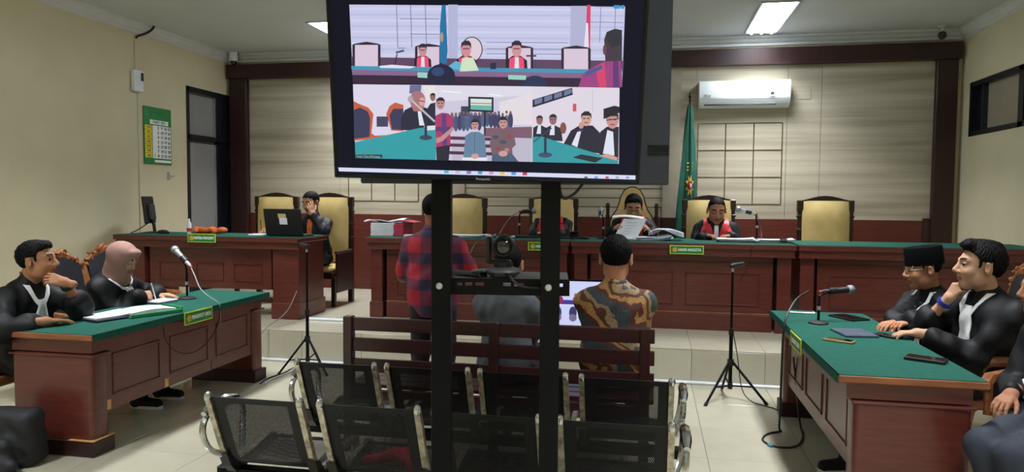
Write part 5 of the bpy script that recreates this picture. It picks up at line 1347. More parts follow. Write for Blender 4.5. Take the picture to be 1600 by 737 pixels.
person('batik', 'seated man in brown and slate batik shirt on the pew', (-0.21, 4.46, 0), rad(2), lean=2, head=(0, -6, 0), skin=(176, 124, 96), seat=0.475, head_off=(0, 0.035, 0.655), hs=1.18,
       arms={'L': arm_((-0.30, 4.88, 0.57), (0.6, 0.6, -0.2), (0, 0.2, 1), RELAX, pole=(-1, -0.5, -0.2)), 'R': arm_((-0.13, 4.88, 0.57), (-0.6, 0.6, -0.2), (0, 0.2, 1), RELAX, pole=(1, -0.5, -0.2))},
       outfit='shirt', cloth='batik', legcloth='cloth_trousers', hair='full', h_head=0.0042, h_hand=0.005, sc=1.01, girth=1.18, fat=1.08, h_cloth=0.010)
collar('batik', 'batik', 0.013)
# ---- advocates' table
person('R1', 'man in tall black cap and glasses wearing a black robe', (2.03, 5.47, 0), rad(116), lean=13, head=(-24, -8, 0), skin=(178, 126, 98), seat=0.41, hs=1.14,
       arms={'R': arm_((1.585, 5.03, 0.80), (-0.75, -0.55, -0.05), (0, 0, 1), (20, 30, 20), pole=(0.3, 0.8, -0.3)), 'L': arm_((1.66, 4.98, 0.81), (-0.85, -0.35, -0.05), (0, 0, 1), (30, 40, 25), pole=(0.4, -0.9, -0.2))},
       hair='crop', h_head=0.0042, h_hand=0.0038, knees={'L': (1.62, 5.26, 0.48), 'R': (1.62, 5.52, 0.48)}, ankles={'L': (1.60, 5.26, 0.085), 'R': (1.60, 5.52, 0.085)})
spectacles('R1'); jabot('R1', 0.42, 0.12, 0.026, 0.05); white_bands('R1', 0.012)
p_ = PEOPLE['R1']; hc, RH = p_['hc'], p_['RH']
mb = MB(); rings = []
for r_, z in ((1.0, 0.030), (1.0, 0.050), (0.985, 0.13), (0.94, 0.139), (0.55, 0.143), (0.01, 0.144)):
    rings.append([hc+RH @ np3((0.088*r_*cos(a), -0.014+0.110*r_*sin(a), z))*p_['hs'] for a in np.linspace(0, 2*pi, 25)[:-1]])
n = 24
mb.add([q for r_ in rings for q in r_], [(j*n+i, j*n+(i+1) % n, (j+1)*n+(i+1) % n, (j+1)*n+i) for j in range(5) for i in range(n)]+[tuple(range(n))[::-1], tuple(range(5*n, 6*n))])
mb.build('cap', 'velvet_black', p_['root'])
person('R2', 'man in black robe with swept hair holding his fist to his mouth', (2.08, 4.80, 0), rad(106), lean=7, head=(-20, 3, 0), skin=(196, 152, 126), seat=0.45, hs=1.2,
       arms={'R': arm_((1.822, 4.815, 1.0), (0.42, -0.35, 0.85), (-0.75, -0.55, 0.25), FIST, pole=(-0.25, 0.8, -1), thumb=(0.3, 0.6, -0.7), sleeve=0.3),
             'L': arm_((1.60, 4.66, 0.80), (-0.85, 0.15, -0.06), (0, 0, 1), (24, 34, 24), pole=(0.5, -0.25, -1.0), reach=1.16)},
       knees={'L': (1.62, 4.58, 0.50), 'R': (1.62, 4.92, 0.50)}, ankles={'L': (1.17, 4.42, 0.087), 'R': (1.40, 4.95, 0.085)},
       hair='sweep', h_head=0.0036, h_hand=0.0034, girth=1.2, fat=1.2, sc=1.04, sleeve=0.66)
jabot('R2', 0.43, 0.10, 0.03, 0.062); white_bands('R2', 0.013); wrist_ring('R2', 'R', 'band_blue', 'wristband', 0.04, 0.041, 0.013)
person('R3', 'man in black robe and slate trousers with knees beyond the table end', (2.06, 3.96, 0), rad(128), lean=9, twist=-30, head=(-36, 0, 0), skin=(170, 120, 94), seat=0.44,
       arms={'R': arm_((1.75, 3.84, 0.66), (-0.6, -0.5, -0.3), (0, 0, 1), RELAX, pole=(0.3, 0.8, -0.3)), 'L': arm_((1.86, 3.60, 0.64), (-0.5, -0.3, -0.3), (0, 0, 1), RELAX, pole=(0.6, -0.8, -0.3))},
       knees={'L': (1.56, 3.36, 0.50), 'R': (1.49, 3.50, 0.50)}, ankles={'L': (1.62, 3.30, 0.085), 'R': (1.60, 3.46, 0.085)},
       legcloth='cloth_trousers', outfit='jacket', cloth='robe_black', hair='short', h_head=0.0045, h_hand=0.0045)
jabot('R3', 0.43, 0.06, 0.03, 0.055)

# ================================================================== THINGS ON WALLS
# ---- air conditioner
ac = thing('air_conditioner', 'white split air conditioner mounted high on the streaked panelling', 'air conditioner', (1.11, YB-0.02, 2.75))
W2 = 0.54
prof = [(0.0, 0.0), (-0.10, -0.005), (-0.155, 0.03), (-0.185, 0.075), (-0.20, 0.14), (-0.205, 0.26), (-0.195, 0.31), (-0.16, 0.325), (0.0, 0.325)]
MB().prism(prof, 'yz', -W2+0.012, W2-0.012).build('housing', 'ac_white', ac, ang=25)
for s in (-1, 1): MB().prism([(y*1.005, z*1.0+0.002) for y, z in prof], 'yz', s*W2-0.012 if s > 0 else -W2, W2 if s > 0 else -W2+0.012).build('end_cap', 'ac_white', ac, ang=25)
R_ = Matrix.Rotation(rad(-52), 3, 'X')
MB().obox((-0.05, -0.158, 0.036), (0.86, 0.008, 0.034), Matrix.Rotation(rad(-36), 3, 'X')).build('air_outlet', 'ac_dark', ac, smooth=False)
MB().obox((-0.05, -0.166, 0.040), (0.84, 0.006, 0.008), Matrix.Rotation(rad(-36), 3, 'X')).build('louvre', 'ac_grey', ac, smooth=False)
MB().box(-W2+0.01, W2-0.01, -0.2055, -0.2, 0.105, 0.109).build('panel_seam', 'ac_grey', ac, smooth=False)
for x0, x1, z0, z1 in ((-0.49, -0.44, 0.125, 0.155), (-0.43, -0.405, 0.12, 0.15), (0.30, 0.36, 0.12, 0.18)): MB().box(x0, x1, -0.2065, -0.2, z0, z1).build('sticker', 'ac_grey', ac, smooth=False)
MB().box(0.31, 0.345, -0.2075, -0.2, 0.14, 0.17).build('sticker', 'ac_dark', ac, smooth=False)
# ---- court flag, furled on its pole
fl = thing('flag', 'furled green court flag with gold emblem on a dark pole', 'flag', (0.45, 9.08, ZP))
MB().cyl((0, 0, 0.03), (0, 0, 2.52), 0.013, n=10).build('pole', 'chair_wood', fl)
MB().lathe([(0.001, 2.62), (0.012, 2.585), (0.02, 2.56), (0.008, 2.54), (0.014, 2.52), (0.014, 2.50)], n=12).build('finial', 'black_metal', fl)
MB().lathe([(0.17, 0.0), (0.17, 0.03), (0.05, 0.06), (0.02, 0.10)], n=20).build('base', 'chair_wood', fl)
rows = []
for j in range(36):
    f = j/35; z = 2.46-1.95*f; r0 = 0.018+0.115*f**0.8
    row = []
    for i in range(49):
        a = 2*pi*i/48; fold = 1+0.30*sin(5*a+3*f)+0.16*sin(9*a-2*f)
        row.append((-0.025*f+r0*fold*cos(a)*1.05, r0*fold*sin(a)*0.7, z+0.05*sin(2*a)*f))
    rows.append(row)
cloth = MB().sheet(rows, 0.003).build('cloth', 'flag_green', fl, ang=80)
cbv = BVHTree.FromPolygons([v_.co.copy() for v_ in cloth.data.vertices], [tuple(p_.vertices) for p_ in cloth.data.polygons])
def flag_patch(pts, mat, name, off):
    g = MB(); V = []
    for x, z in pts:
        h_ = cbv.ray_cast(Vector((x, -0.5, z)), Vector((0, 1, 0)))[0]; V.append((x, (h_.y if h_ else -0.08)-off, z))
    c = (sum(v_[0] for v_ in V)/len(V), min(v_[1] for v_ in V), sum(v_[2] for v_ in V)/len(V)); n = len(V)
    g.add(V+[c]+[(a, b_+0.003, d) for a, b_, d in V], [(i, (i+1) % n, n) for i in range(n)]+[(i, n+1+i, n+1+(i+1) % n, (i+1) % n) for i in range(n)])
    g.build(name, mat, cloth, smooth=False)
ecx, ecz = 0.012, 1.47
flag_patch([(ecx+(0.052 if k % 2 else 0.03)*cos(2*pi*k/16), ecz+(0.145 if k % 2 else 0.085)*sin(2*pi*k/16)) for k in range(16)], 'flag_yellow', 'emblem', 0.006)
flag_patch([(ecx+0.034*cos(2*pi*k/14), ecz+0.055*sin(2*pi*k/14)) for k in range(14)], 'flag_red', 'emblem_disc', 0.012)
flag_patch([(ecx+0.018*cos(2*pi*k/10)+0.006, ecz+0.028*sin(2*pi*k/10)) for k in range(10)], 'flag_white', 'emblem_centre', 0.016)
for z in (1.66, 1.70, 1.745): flag_patch([(ecx-0.035, z-0.012), (ecx+0.035, z-0.012), (ecx+0.035, z+0.010), (ecx-0.035, z+0.010)], 'flag_yellow', 'lettering_band', 0.006)
# ---- wall calendar on the left wall (local x runs along the wall, face towards local -y)
cal = thing('calendar', 'green wall calendar with yellow day column and black dates', 'calendar', (XL+0.004, 7.875, 1.985), pi/2)
MB().box(-0.25, 0.25, -0.012, 0.0, 0.0, 0.70, 0.002).build('backing', 'sign_green', cal, smooth=False)
MB().box(-0.145, 0.19, -0.0135, -0.010, 0.49, 0.545).build('month_strip', 'sign_white', cal, smooth=False)
flat_text(MB(), 'MARET 2025', 0.05, 0.02, 0.517, -0.0145, width=0.22).build('month_lettering', 'calendar_ink', cal, smooth=False)
MB().box(-0.10, 0.235, -0.0135, -0.010, 0.075, 0.478).build('date_sheet', 'sign_white', cal, smooth=False)
MB().box(-0.07, 0.235, -0.0135, -0.010, 0.025, 0.055).build('footer_strip', 'sign_white', cal, smooth=False)
MB().cyl((-0.205, -0.012, 0.62), (-0.205, -0.0135, 0.62), 0.04, n=16).build('emblem', 'folder_green', cal, smooth=False)
flat_text(MB(), 'PENGADILAN NEGERI', 0.035, 0.03, 0.63, -0.0125, width=0.3).build('title_lettering', 'folder_green', cal, smooth=False)
nums = MB(); days = MB()
for r_, dname in enumerate(('MIN', 'SEN', 'SEL', 'RAB', 'KAM', 'JUM', 'SAB')):
    z = 0.449-r_*0.0575
    MB().box(-0.235, -0.112, -0.0135, -0.010, z-0.026, z+0.026).build('day_cell', 'calendar_yellow', cal, smooth=False)
    flat_text(days, dname, 0.036, -0.173, z, -0.0145)
    for c in range(5):
        d = (r_+2+7*(c-1)) if r_ < 6 else 1+7*c
        if 1 <= d <= 31: flat_text(nums, str(d), 0.05, -0.065+c*0.066, z, -0.0145, bold=0.0015)
days.build('day_lettering', 'calendar_ink', cal, smooth=False)['kind'] = 'stuff'; nums.build('date_numbers', 'calendar_ink', cal, smooth=False)['kind'] = 'stuff'
# ---- wall box with conduit
wb = thing('breaker_box', 'small white breaker box on the left wall above the calendar', 'switch box', (XL+0.004, 7.51, 2.83), pi/2)
MB().box(-0.08, 0.07, -0.06, 0.0, 0.0, 0.25, 0.01).build('housing', 'duct_white', wb, smooth=False)
MB().box(0.02, 0.062, -0.064, -0.058, 0.13, 0.225).build('switch_window', 'ac_dark', wb, smooth=False)
o = MB().box(XL, XL+0.014, 7.505, 7.522, 3.08, 3.50, 0.003).build('conduit', 'wall_cream'); tag(o, 'thin cream conduit rising from the breaker box to the cornice', 'conduit')
o = MB().box(XL, XL+0.014, 7.535, 7.552, 0.9, 2.83, 0.003).build('conduit', 'wall_cream'); tag(o, 'long thin cream conduit running down from the breaker box', 'conduit')
cable('short black cable bending from the ceiling to the conduit', [(XL+0.012, 7.515, 3.46), (XL+0.03, 7.53, 3.49), (XL+0.09, 7.60, 3.53), (XL+0.12, 7.68, 3.60), (XL+0.13, 7.69, ZC)], 0.014)
hk = thing('wall_hook', 'small silver hook on the left wall below the calendar', 'hook', (XL+0.002, 8.08, 1.80), pi/2)
MB().box(-0.03, 0.015, -0.006, 0, 0, 0.10, 0.003).build('plate', 'ac_grey', hk, smooth=False)
MB().tube([(0, -0.004, 0.06), (0.03, -0.03, 0.04), (0.05, -0.045, 0.05)], 0.006, 6).build('peg', 'ac_grey', hk)
# ---- security cameras in the upper corners
for loc, lab, mt in (((-5.87, 9.27, 3.515), 'white dome security camera above the dark column by the doorway', 'duct_white'), ((3.30, 9.20, 3.515), 'black bullet security camera above the dark beam near the window', 'black_plastic')):
    c = thing('security_camera', lab, 'camera', loc)
    if mt == 'duct_white':
        MB().lathe([(0.06, 0.0), (0.06, 0.05), (0.055, 0.125)], n=18).build('mount', mt, c)
        MB().lathe([(0.001, -0.055), (0.028, -0.045), (0.045, -0.022), (0.05, 0.004)], n=18).build('dome', 'lens_glass', c)
    else:
        MB().lathe([(0.05, 0.125), (0.05, 0.11), (0.018, 0.10), (0.018, 0.04)], n=16).build('mount', 'cornice_white', c)
        MB().tube([(0.02, 0.05, 0.035), (0.0, 0.0, 0.02), (-0.02, -0.06, 0.0), (-0.022, -0.065, -0.002)], [0.035, 0.045, 0.045, 0.03], 16).build('head', mt, c)
cable('white cable curled beside the dark column', [(-5.95, 9.345, 3.36), (-5.90, 9.345, 3.40), (-5.93, 9.345, 3.46), (-5.99, 9.345, 3.44), (-5.985, 9.345, 3.36), (-5.93, 9.345, 3.33), (-5.89, 9.345, 3.36)], 0.012, 'cable_white')

# ================================================================== CABLE DUCTS AND CABLES ON THE FLOOR
o = MB().box(XL+0.02, 1.16, YP-0.05, YP-0.003, 0.0, 0.022, 0.006).build('cable_duct', 'duct_white', smooth=False); tag(o, 'long white cable duct along the foot of the platform step', 'cable duct')
o = MB().box(-3.56, -2.40, 6.87, 6.93, ZP, ZP+0.022, 0.006).build('cable_duct', 'duct_white', smooth=False); tag(o, 'short white cable duct on the platform beside the clerk desk', 'cable duct')
cable('black microphone cable looping on the floor beside the advocates table', [(1.10, 5.26, 0.965), (1.0, 5.16, 0.93), (0.92, 5.04, 0.84), (0.885, 4.98, 0.76), (0.88, 4.97, 0.5), (0.88, 5.0, 0.1), (0.90, 5.12, 0.006), (0.92, 5.1, 0.006), (0.80, 5.02, 0.006), (0.74, 4.86, 0.006), (0.82, 4.74, 0.006), (0.96, 4.78, 0.006), (1.04, 5.0, 0.006), (1.06, 5.25, 0.006), (1.02, 5.2, 0.3), (1.0, 5.22, 0.5)], 0.007)
o = MB().cyl((0.775, 4.783, 0.008), (0.80, 4.757, 0.008), 0.0095, n=10).build('tape', 'tape_blue'); tag(o, 'scrap of blue tape wrapped on the looped floor cable', 'tape')
cable('thin black cable trailing from the microphone tripod to the advocates table', [(0.66, 5.86, 0.55), (0.70, 5.84, 0.35), (0.73, 5.83, 0.08), (0.80, 5.80, 0.005), (0.88, 5.72, 0.005), (0.95, 5.66, 0.005), (1.0, 5.58, 0.005)], 0.004)
cable('thin grey cable drooping from the clerk desk to the prosecutors table', [(-3.60, 6.78, 0.62), (-3.62, 6.6, 0.40), (-3.66, 6.25, 0.33), (-3.70, 6.1, 0.16), (-3.62, 5.9, 0.05), (-3.55, 5.75, 0.01), (-3.52, 5.6, 0.008)], 0.005, 'cable_grey')
for k, lab in enumerate(('black and white cables running from the tripod towards the prosecutors table', 'twisted white cable lying beside the black floor cables')):
    cable(lab, [(-3.16+0.05*k, 6.16, 0.008+0.012*k), (-3.25+0.04*k, 6.02, 0.008+0.010*k), (-3.22+0.03*k, 5.82, 0.008), (-3.28+0.05*k, 5.62, 0.008), (-3.24+0.04*k, 5.45, 0.008)], 0.007, ('cable_black', 'cable_white')[k])
cable('black cable hanging in a wide loop on the prosecutors table front', [(-3.268, 4.28, 0.70), (-3.27, 4.30, 0.60), (-3.27, 4.40, 0.50), (-3.27, 4.60, 0.44), (-3.27, 4.80, 0.50), (-3.268, 4.92, 0.62), (-3.262, 4.93, 0.74)], 0.004)

# ================================================================== MICROPHONES
def handheld(t, tail, tip, body='black_plastic'):
    a, b_ = np3(tail), np3(tip); u = unit(b_-a); L_ = np.linalg.norm(b_-a)
    mb = MB().tube([a, a+u*0.02, a+u*(L_-0.06), a+u*(L_-0.045)], [0.012, 0.015, 0.022, 0.025], 12); mb.build('microphone_body', body, t)
    MB().tube([a+u*(L_-0.052), a+u*(L_-0.045), a+u*(L_-0.03), a+u*(L_-0.012), a+u*(L_-0.003), a+u*L_], [0.023, 0.030, 0.032, 0.027, 0.016, 0.003], 14).build('grille', 'mic_grille', t)
    MB().cyl(a-u*0.018, a+u*0.004, 0.0115, n=12).build('ring', 'red_ring', t)
def desk_mic(label, base, pole, tail, tip, body='black_plastic', group='desk microphones', r=0.07):
    t = thing('desk_microphone', label, 'microphone', base, 0, group)
    B_ = np3(base); g = lambda q: np3(q)-B_
    MB().lathe([(r, 0.0), (r, 0.008), (r*0.82, 0.016), (r*0.3, 0.022), (0.012, 0.026)], n=22).build('base', 'dark_rubber', t)
    c = g(pole); MB().tube([(0, 0, 0.02), (0, 0, c[2]*0.6), c], 0.009, 10).build('pole', 'black_metal', t)
    MB().cyl((0, 0, c[2]*0.55), (0, 0, c[2]*0.55+0.025), 0.014, n=12).build('clamp', 'mic_silver', t)
    m_ = (g(tail)*0.65+g(tip)*0.35); MB().tube(smooth_path([c, c+np3((0, 0, 0.02)), (c+m_)/2+np3((0, 0, 0.012)), m_-unit(g(tip)-g(tail))*0.015], 2), 0.008, 8).build('gooseneck', 'black_metal', t)
    u = unit(g(tip)-g(tail)); MB().cyl(m_-u*0.03, m_+u*0.03, 0.024, n=12).build('clip', 'black_plastic', t)
    handheld(t, g(tail), g(tip), body); return t
desk_mic('silver desk microphone pointing up at the prosecutors', (-3.70, 5.14, 0.76), (-3.70, 5.14, 0.97), (-3.66, 5.13, 1.03), (-3.86, 5.19, 1.175), 'mic_silver')
desk_mic('black desk microphone with silver head on the advocates table', (1.135, 5.12, 0.76), (1.14, 5.14, 0.93), (1.165, 5.20, 0.968), (1.40, 5.28, 0.985), r=0.065)
desk_mic('black desk microphone on the desk that carries the case files', (-1.44, 7.80, ZD), (-1.44, 7.80, 1.40), (-1.435, 7.80, 1.447), (-1.25, 7.82, 1.458))
desk_mic('slim silver desk microphone beside the presiding judge papers', (-0.50, 7.68, ZD), (-0.50, 7.68, 1.36), (-0.53, 7.66, 1.40), (-0.53, 7.76, 1.50), 'mic_silver')
desk_mic('silver desk microphone turned towards the balding judge', (1.09, 7.76, ZD), (1.08, 7.76, 1.42), (1.075, 7.75, 1.455), (0.87, 7.76, 1.505), 'mic_silver')
cable('grey cable arching from the prosecutors microphone over the table edge', [(-3.655, 5.128, 1.025), (-3.58, 5.08, 0.95), (-3.50, 5.02, 0.86), (-3.36, 4.96, 0.80), (-3.27, 4.93, 0.775), (-3.262, 4.93, 0.70), (-3.262, 4.92, 0.60)], 0.005, 'cable_grey')
cable('thin cable falling from the balding judge microphone over the desk front', [(1.075, 7.75, 1.45), (1.10, 7.70, 1.40), (1.12, 7.6, 1.25), (1.08, 7.4, 1.18), (1.0, 7.2, 1.18), (0.96, 7.14, 1.14), (0.93, 7.13, 0.95), (0.86, 7.22, 0.8)], 0.0035, 'cable_black')
cable('grey cable drooping over the front of the case file desk', [(-1.60, 7.5, 1.19), (-1.72, 7.3, 1.18), (-1.78, 7.14, 1.15), (-1.84, 7.13, 1.0), (-1.98, 7.13, 0.94), (-2.10, 7.13, 1.0), (-2.16, 7.13, 1.08)], 0.005, 'cable_grey')
cable('pale cable rising to the black microphone on the case file desk', [(-1.44, 7.80, 1.44), (-1.50, 7.76, 1.42), (-1.58, 7.7, 1.32), (-1.62, 7.62, 1.22), (-1.64, 7.55, 1.18)], 0.005, 'cable_grey')
def tripod(label, loc, top, feet, clip_dir=1):
    t = thing('microphone_tripod', label, 'tripod', loc, 0, 'black microphone tripods')
    MB().cyl((0, 0, 0.12), (0, 0, 0.56), 0.015, n=12).cyl((0, 0, 0.5), (0, 0, top-0.03), 0.010, n=12).build('pole', 'black_metal', t)
    MB().cyl((0, 0, 0.52), (0, 0, 0.57), 0.021, n=12).build('collar', 'black_plastic', t)
    MB().cyl((0, 0, 0.27), (0, 0, 0.32), 0.026, n=12).build('hub', 'black_plastic', t)
    MB().cyl((0, 0, 0.08), (0, 0, 0.13), 0.020, n=12).build('brace_hub', 'black_plastic', t)
    for fx_, fy_ in feet:
        MB().tube([(fx_*0.06, fy_*0.06, 0.30), (fx_, fy_, 0.012)], 0.010, 8).build('leg', 'black_metal', t)
        MB().tube([(0, 0, 0.105), (fx_*0.62, fy_*0.62, 0.125)], 0.007, 6).build('brace', 'black_metal', t)
        MB().cyl((fx_*0.97, fy_*0.97, 0.02), (fx_*1.03, fy_*1.03, 0.0), 0.014, n=8).build('rubber_foot', 'dark_rubber', t)
    MB().cyl((0, 0, top-0.035), (0, 0, top-0.01), 0.011, n=12).build('thread', 'mic_silver', t)
    MB().tube([(-0.02, -0.02, top+0.012), (0.02, 0.0, top+0.018), (0.09*clip_dir, 0.05, top+0.028)], [0.016, 0.02, 0.014], 10).build('microphone_clip', 'black_plastic', t)
tripod('empty black tripod standing before the judges desk with the flag', (0.65, 5.88, 0), 1.06, ((-0.205, -0.255), (0.26, -0.13), (-0.03, 0.30)))
tripod('empty black tripod standing between the clerk desk and prosecutors table', (-3.075, 5.98, 0), 1.13, ((-0.17, -0.22), (0.26, -0.15), (-0.02, 0.28)), -1)

# ================================================================== THINGS ON THE DESKS
def slab(name, mat, ce, size, rz=0, c=0.003, parent=None):
    return MB().obox(ce, size, Matrix.Rotation(rz, 3, 'Z'), c).build(name, mat, parent, smooth=False)
def sheets(label, ce, size, rz, n=3, mat='paper', cat='papers', group=None, curl=0.02):
    """a loose pile of sheets whose corners lift"""
    t = thing('papers', label, cat, ce, rz, group)
    r_ = random.Random(int(abs(ce[0]*100)+abs(ce[1]*37)))
    for k in range(n):
        a = r_.uniform(-0.12, 0.12); ox, oy = r_.uniform(-0.02, 0.02), r_.uniform(-0.02, 0.02); G = []
        for i in range(7):
            row = []
            for j in range(7):
                u_, v__ = (i/6-0.5)*size[1], (j/6-0.5)*size[0]
                z = 0.008+k*size[2]/max(n, 1)+curl*max(0, j/6-0.55)**2*r_.uniform(2.0, 3.0)+0.004*sin(i*1.3+k)
                row.append((ox+v__*cos(a)-u_*sin(a), oy+v__*sin(a)+u_*cos(a), z))
            G.append(row)
        MB().sheet(G, 0.003).build('sheet', mat, t, ang=60)
    return t
# judges' desks
t = thing('case_file_stack', 'tall stack of white and red case files on the desk corner', 'files', (-2.86, 7.58, ZD), 0)
for k in range(6): slab('bundle', 'paper', (-0.06+0.004*(k % 2), 0, 0.012+0.024*k), (0.27, 0.30, 0.023), 0.02*(k % 3-1), parent=t)
for k in range(6): slab('red_cover', 'folder_red', (0.135+0.006*(k % 2), 0.0, 0.012+0.024*k), (0.11, 0.29, 0.023), -0.06, parent=t)
MB().sheet([[(-0.28+0.09*j, -0.13+0.26*i/3, 0.155+0.018*sin(j*1.1+i)+0.004*j) for j in range(6)] for i in range(4)], 0.012).build('top_sheets', 'paper_grey', t, ang=60)
MB().sheet([[(0.06+0.05*j, -0.14+0.28*i/3, 0.163+0.012*sin(j*0.9)) for j in range(6)] for i in range(4)], 0.006).build('red_flap', 'folder_red', t, ang=60)
o = slab('book', 'paper', (-2.56, 7.40, ZD+0.012), (0.16, 0.12, 0.024), 0.1); tag(o, 'small pale book lying beside the case file stack', 'book')
sheets('flat white papers spread on the case file desk', (-1.93, 7.52, ZD), (0.42, 0.24, 0.02), 0.0, 3)
o = MB().lathe([(0.045, 0), (0.05, 0.015), (0.04, 0.035), (0.015, 0.05), (0.001, 0.052)], (0, 0, 0), 16).build('desk_speaker', 'black_plastic'); o.location = (-1.62, 7.46, ZD); tag(o, 'small round black speaker beside note sheets on the judges desk', 'speaker')
o = slab('keyboard', 'black_plastic', (-1.33, 7.58, ZD+0.012), (0.30, 0.12, 0.022), 0.05); tag(o, 'flat black keyboard on the desk beside the round black speaker', 'keyboard')
sheets('small white note sheets by the round black speaker', (-1.52, 7.42, ZD), (0.18, 0.14, 0.01), 0.2, 2)
t = thing('conference_unit', 'black conference unit with a raised control on the bench', 'conference unit', (-0.80, 7.56, ZD))
MB().box(-0.14, 0.16, -0.07, 0.08, 0, 0.02, 0.006).build('plate', 'black_plastic', t, smooth=False)
MB().lathe([(0.055, 0.018), (0.055, 0.05), (0.045, 0.055), (0.05, 0.075), (0.02, 0.08)], n=18).build('control', 'black_metal', t)
MB().box(0.03, 0.13, -0.05, 0.05, 0.018, 0.026, 0.003).build('key_panel', 'dark_rubber', t, smooth=False)
t = thing('case_document', 'upright typed document held open before the presiding judge', 'papers', (-0.25, 7.50, ZD))
MB().sheet([[(-0.13+0.24*j/5+0.10*i/5, 0.0+0.10*i/5+0.01*sin(j), 0.02+0.20*i/5) for j in range(6)] for i in range(6)], 0.006).build('page', 'paper', t, ang=60)
MB().sheet([[(-0.22+0.42*j/5, -0.04+0.06*i/3, 0.015+0.006*sin(j)) for j in range(6)] for i in range(4)], 0.012).build('lower_pages', 'paper', t, ang=60)
MB().sheet([[(-0.05-0.10+0.33*j/5, 0.10+0.06*i/3, 0.228+0.012*sin(j*0.8)+0.006*i) for j in range(6)] for i in range(4)], 0.008).build('folded_page', 'paper', t, ang=60)
for k in range(5): MB().box(-0.03, 0.09-0.03*(k == 2), 0.02, 0.024, 0.0, 0.003).build('text_line', 'paper_grey', t, smooth=False); 
for i, o in enumerate([c for c in t.children if c.name.startswith('text_line')]): o.rotation_euler = (rad(-27), 0, 0); o.location = (-0.01+0.01*i, 0.0+0.014*i, 0.07+0.03*i)
sheets('heap of bluish crumpled case papers before the presiding judge', (0.03, 7.56, ZD), (0.34, 0.26, 0.035), 0.1, 5, 'paper_grey', curl=0.05)
t = thing('open_file', 'open case file with pages fanned up beside the flag judge', 'papers', (0.10, 7.60, ZD))
for k in range(6): MB().sheet([[(-0.12+0.36*j/7, -0.10+0.2*i/3+0.01*k, 0.04+0.11*max(0, sin(0.35+j*0.42-k*0.16))*(1-j/9)+0.004*k) for j in range(8)] for i in range(4)], 0.004).build('page', 'paper_grey' if k % 2 else 'paper', t, ang=60)
sheets('fan of white papers on the desk before the balding judge', (0.86, 7.56, ZD), (0.36, 0.24, 0.03), -0.1, 4)
sheets('white papers with a black clip beside the silver microphone', (1.24, 7.54, ZD), (0.34, 0.22, 0.03), 0.05, 4)
o = slab('binder_clip', 'black_plastic', (1.30, 7.44, ZD+0.03), (0.07, 0.02, 0.03)); tag(o, 'black binder clip on the white papers', 'clip')
# clerk's desk
t = thing('laptop', 'open black laptop with two pale stickers on its lid', 'laptop', (-3.86, 7.02, ZD))
MB().box(-0.21, 0.21, 0.0, 0.26, 0.0, 0.02, 0.005).build('base', 'black_plastic', t, smooth=False)
lid = MB().obox((0, -0.035, 0.155), (0.435, 0.012, 0.29), Matrix.Rotation(rad(12), 3, 'X'), 0.004).build('lid', 'black_plastic', t, smooth=False)
for cx_, cz_, w_, h_, mt in ((-0.005, 0.222, 0.09, 0.045, 'upholstery_gold'), (0.005, 0.165, 0.09, 0.07, 'paper')):
    MB().obox((cx_, -0.0425-(cz_-0.155)*0.21, cz_), (w_, 0.002, h_), Matrix.Rotation(rad(12), 3, 'X')).build('sticker', mt, lid, smooth=False)
sheets('small white notes under the clerk writing hand', (-4.18, 7.10, ZD), (0.26, 0.14, 0.01), 0.1, 2)
t = thing('computer_monitor', 'black computer monitor seen from behind on the clerk desk', 'monitor', (-5.62, 7.20, ZD), rad(-66))
MB().lathe([(0.11, 0), (0.11, 0.008), (0.03, 0.02)], n=20).build('base', 'black_plastic', t)
MB().tube([(0, 0.03, 0.015), (0, 0.02, 0.10), (0, -0.01, 0.2)], 0.018, 8).build('stand', 'black_plastic', t)
MB().obox((0, -0.03, 0.265), (0.42, 0.022, 0.31), Matrix.Rotation(rad(6), 3, 'X'), 0.006).build('panel', 'black_plastic', t, smooth=False)
MB().obox((0, 0.0, 0.24), (0.20, 0.04, 0.18), Matrix.Rotation(rad(6), 3, 'X'), 0.012).build('back_cover', 'tv_back', t, smooth=False)
cable('black monitor cables sagging to the clerk desk', [(-5.60, 7.22, 1.33), (-5.66, 7.16, 1.27), (-5.72, 7.08, 1.20), (-5.75, 7.02, 1.178)], 0.006)
o = MB().lathe([(0.05, 0), (0.052, 0.02), (0.03, 0.04), (0.001, 0.045)], (0, 0, 0), 14, 1.5, 0.9).build('computer_mouse', 'black_plastic'); o.location = (-5.40, 7.10, ZD); tag(o, 'black computer mouse near the clerk monitor', 'mouse')
v = Vol((-5.16, 7.2, ZD-0.01), (-4.76, 7.4, ZD+0.09), 0.008)
r_ = random.Random(2)
for k in range(14): v.el((-5.13+0.36*k/13, 7.3+r_.uniform(-0.03, 0.03), ZD+0.03+r_.uniform(-0.005, 0.02)), (0.035, 0.05, 0.030), 0.02)
v.cut(lambda X, Y, Z: ZD+0.001+0*X+0*Y-Z)
tag(npmesh('plastic_bag', *v.mesh(), 'cloth_orange'), 'crumpled orange plastic bag on the clerk desk', 'bag')
t = thing('bottle', 'slim clear bottle with red label on the clerk desk', 'bottle', (-5.20, 7.28, ZD))
MB().lathe([(0.024, 0), (0.026, 0.01), (0.026, 0.11), (0.012, 0.14), (0.011, 0.17)], n=14).build('body', 'duct_white', t)
MB().lathe([(0.0265, 0.02), (0.0268, 0.06)], n=14).build('label', 'red_ring', t); MB().lathe([(0.013, 0.168), (0.013, 0.19), (0.001, 0.192)], n=12).build('cap', 'black_plastic', t)
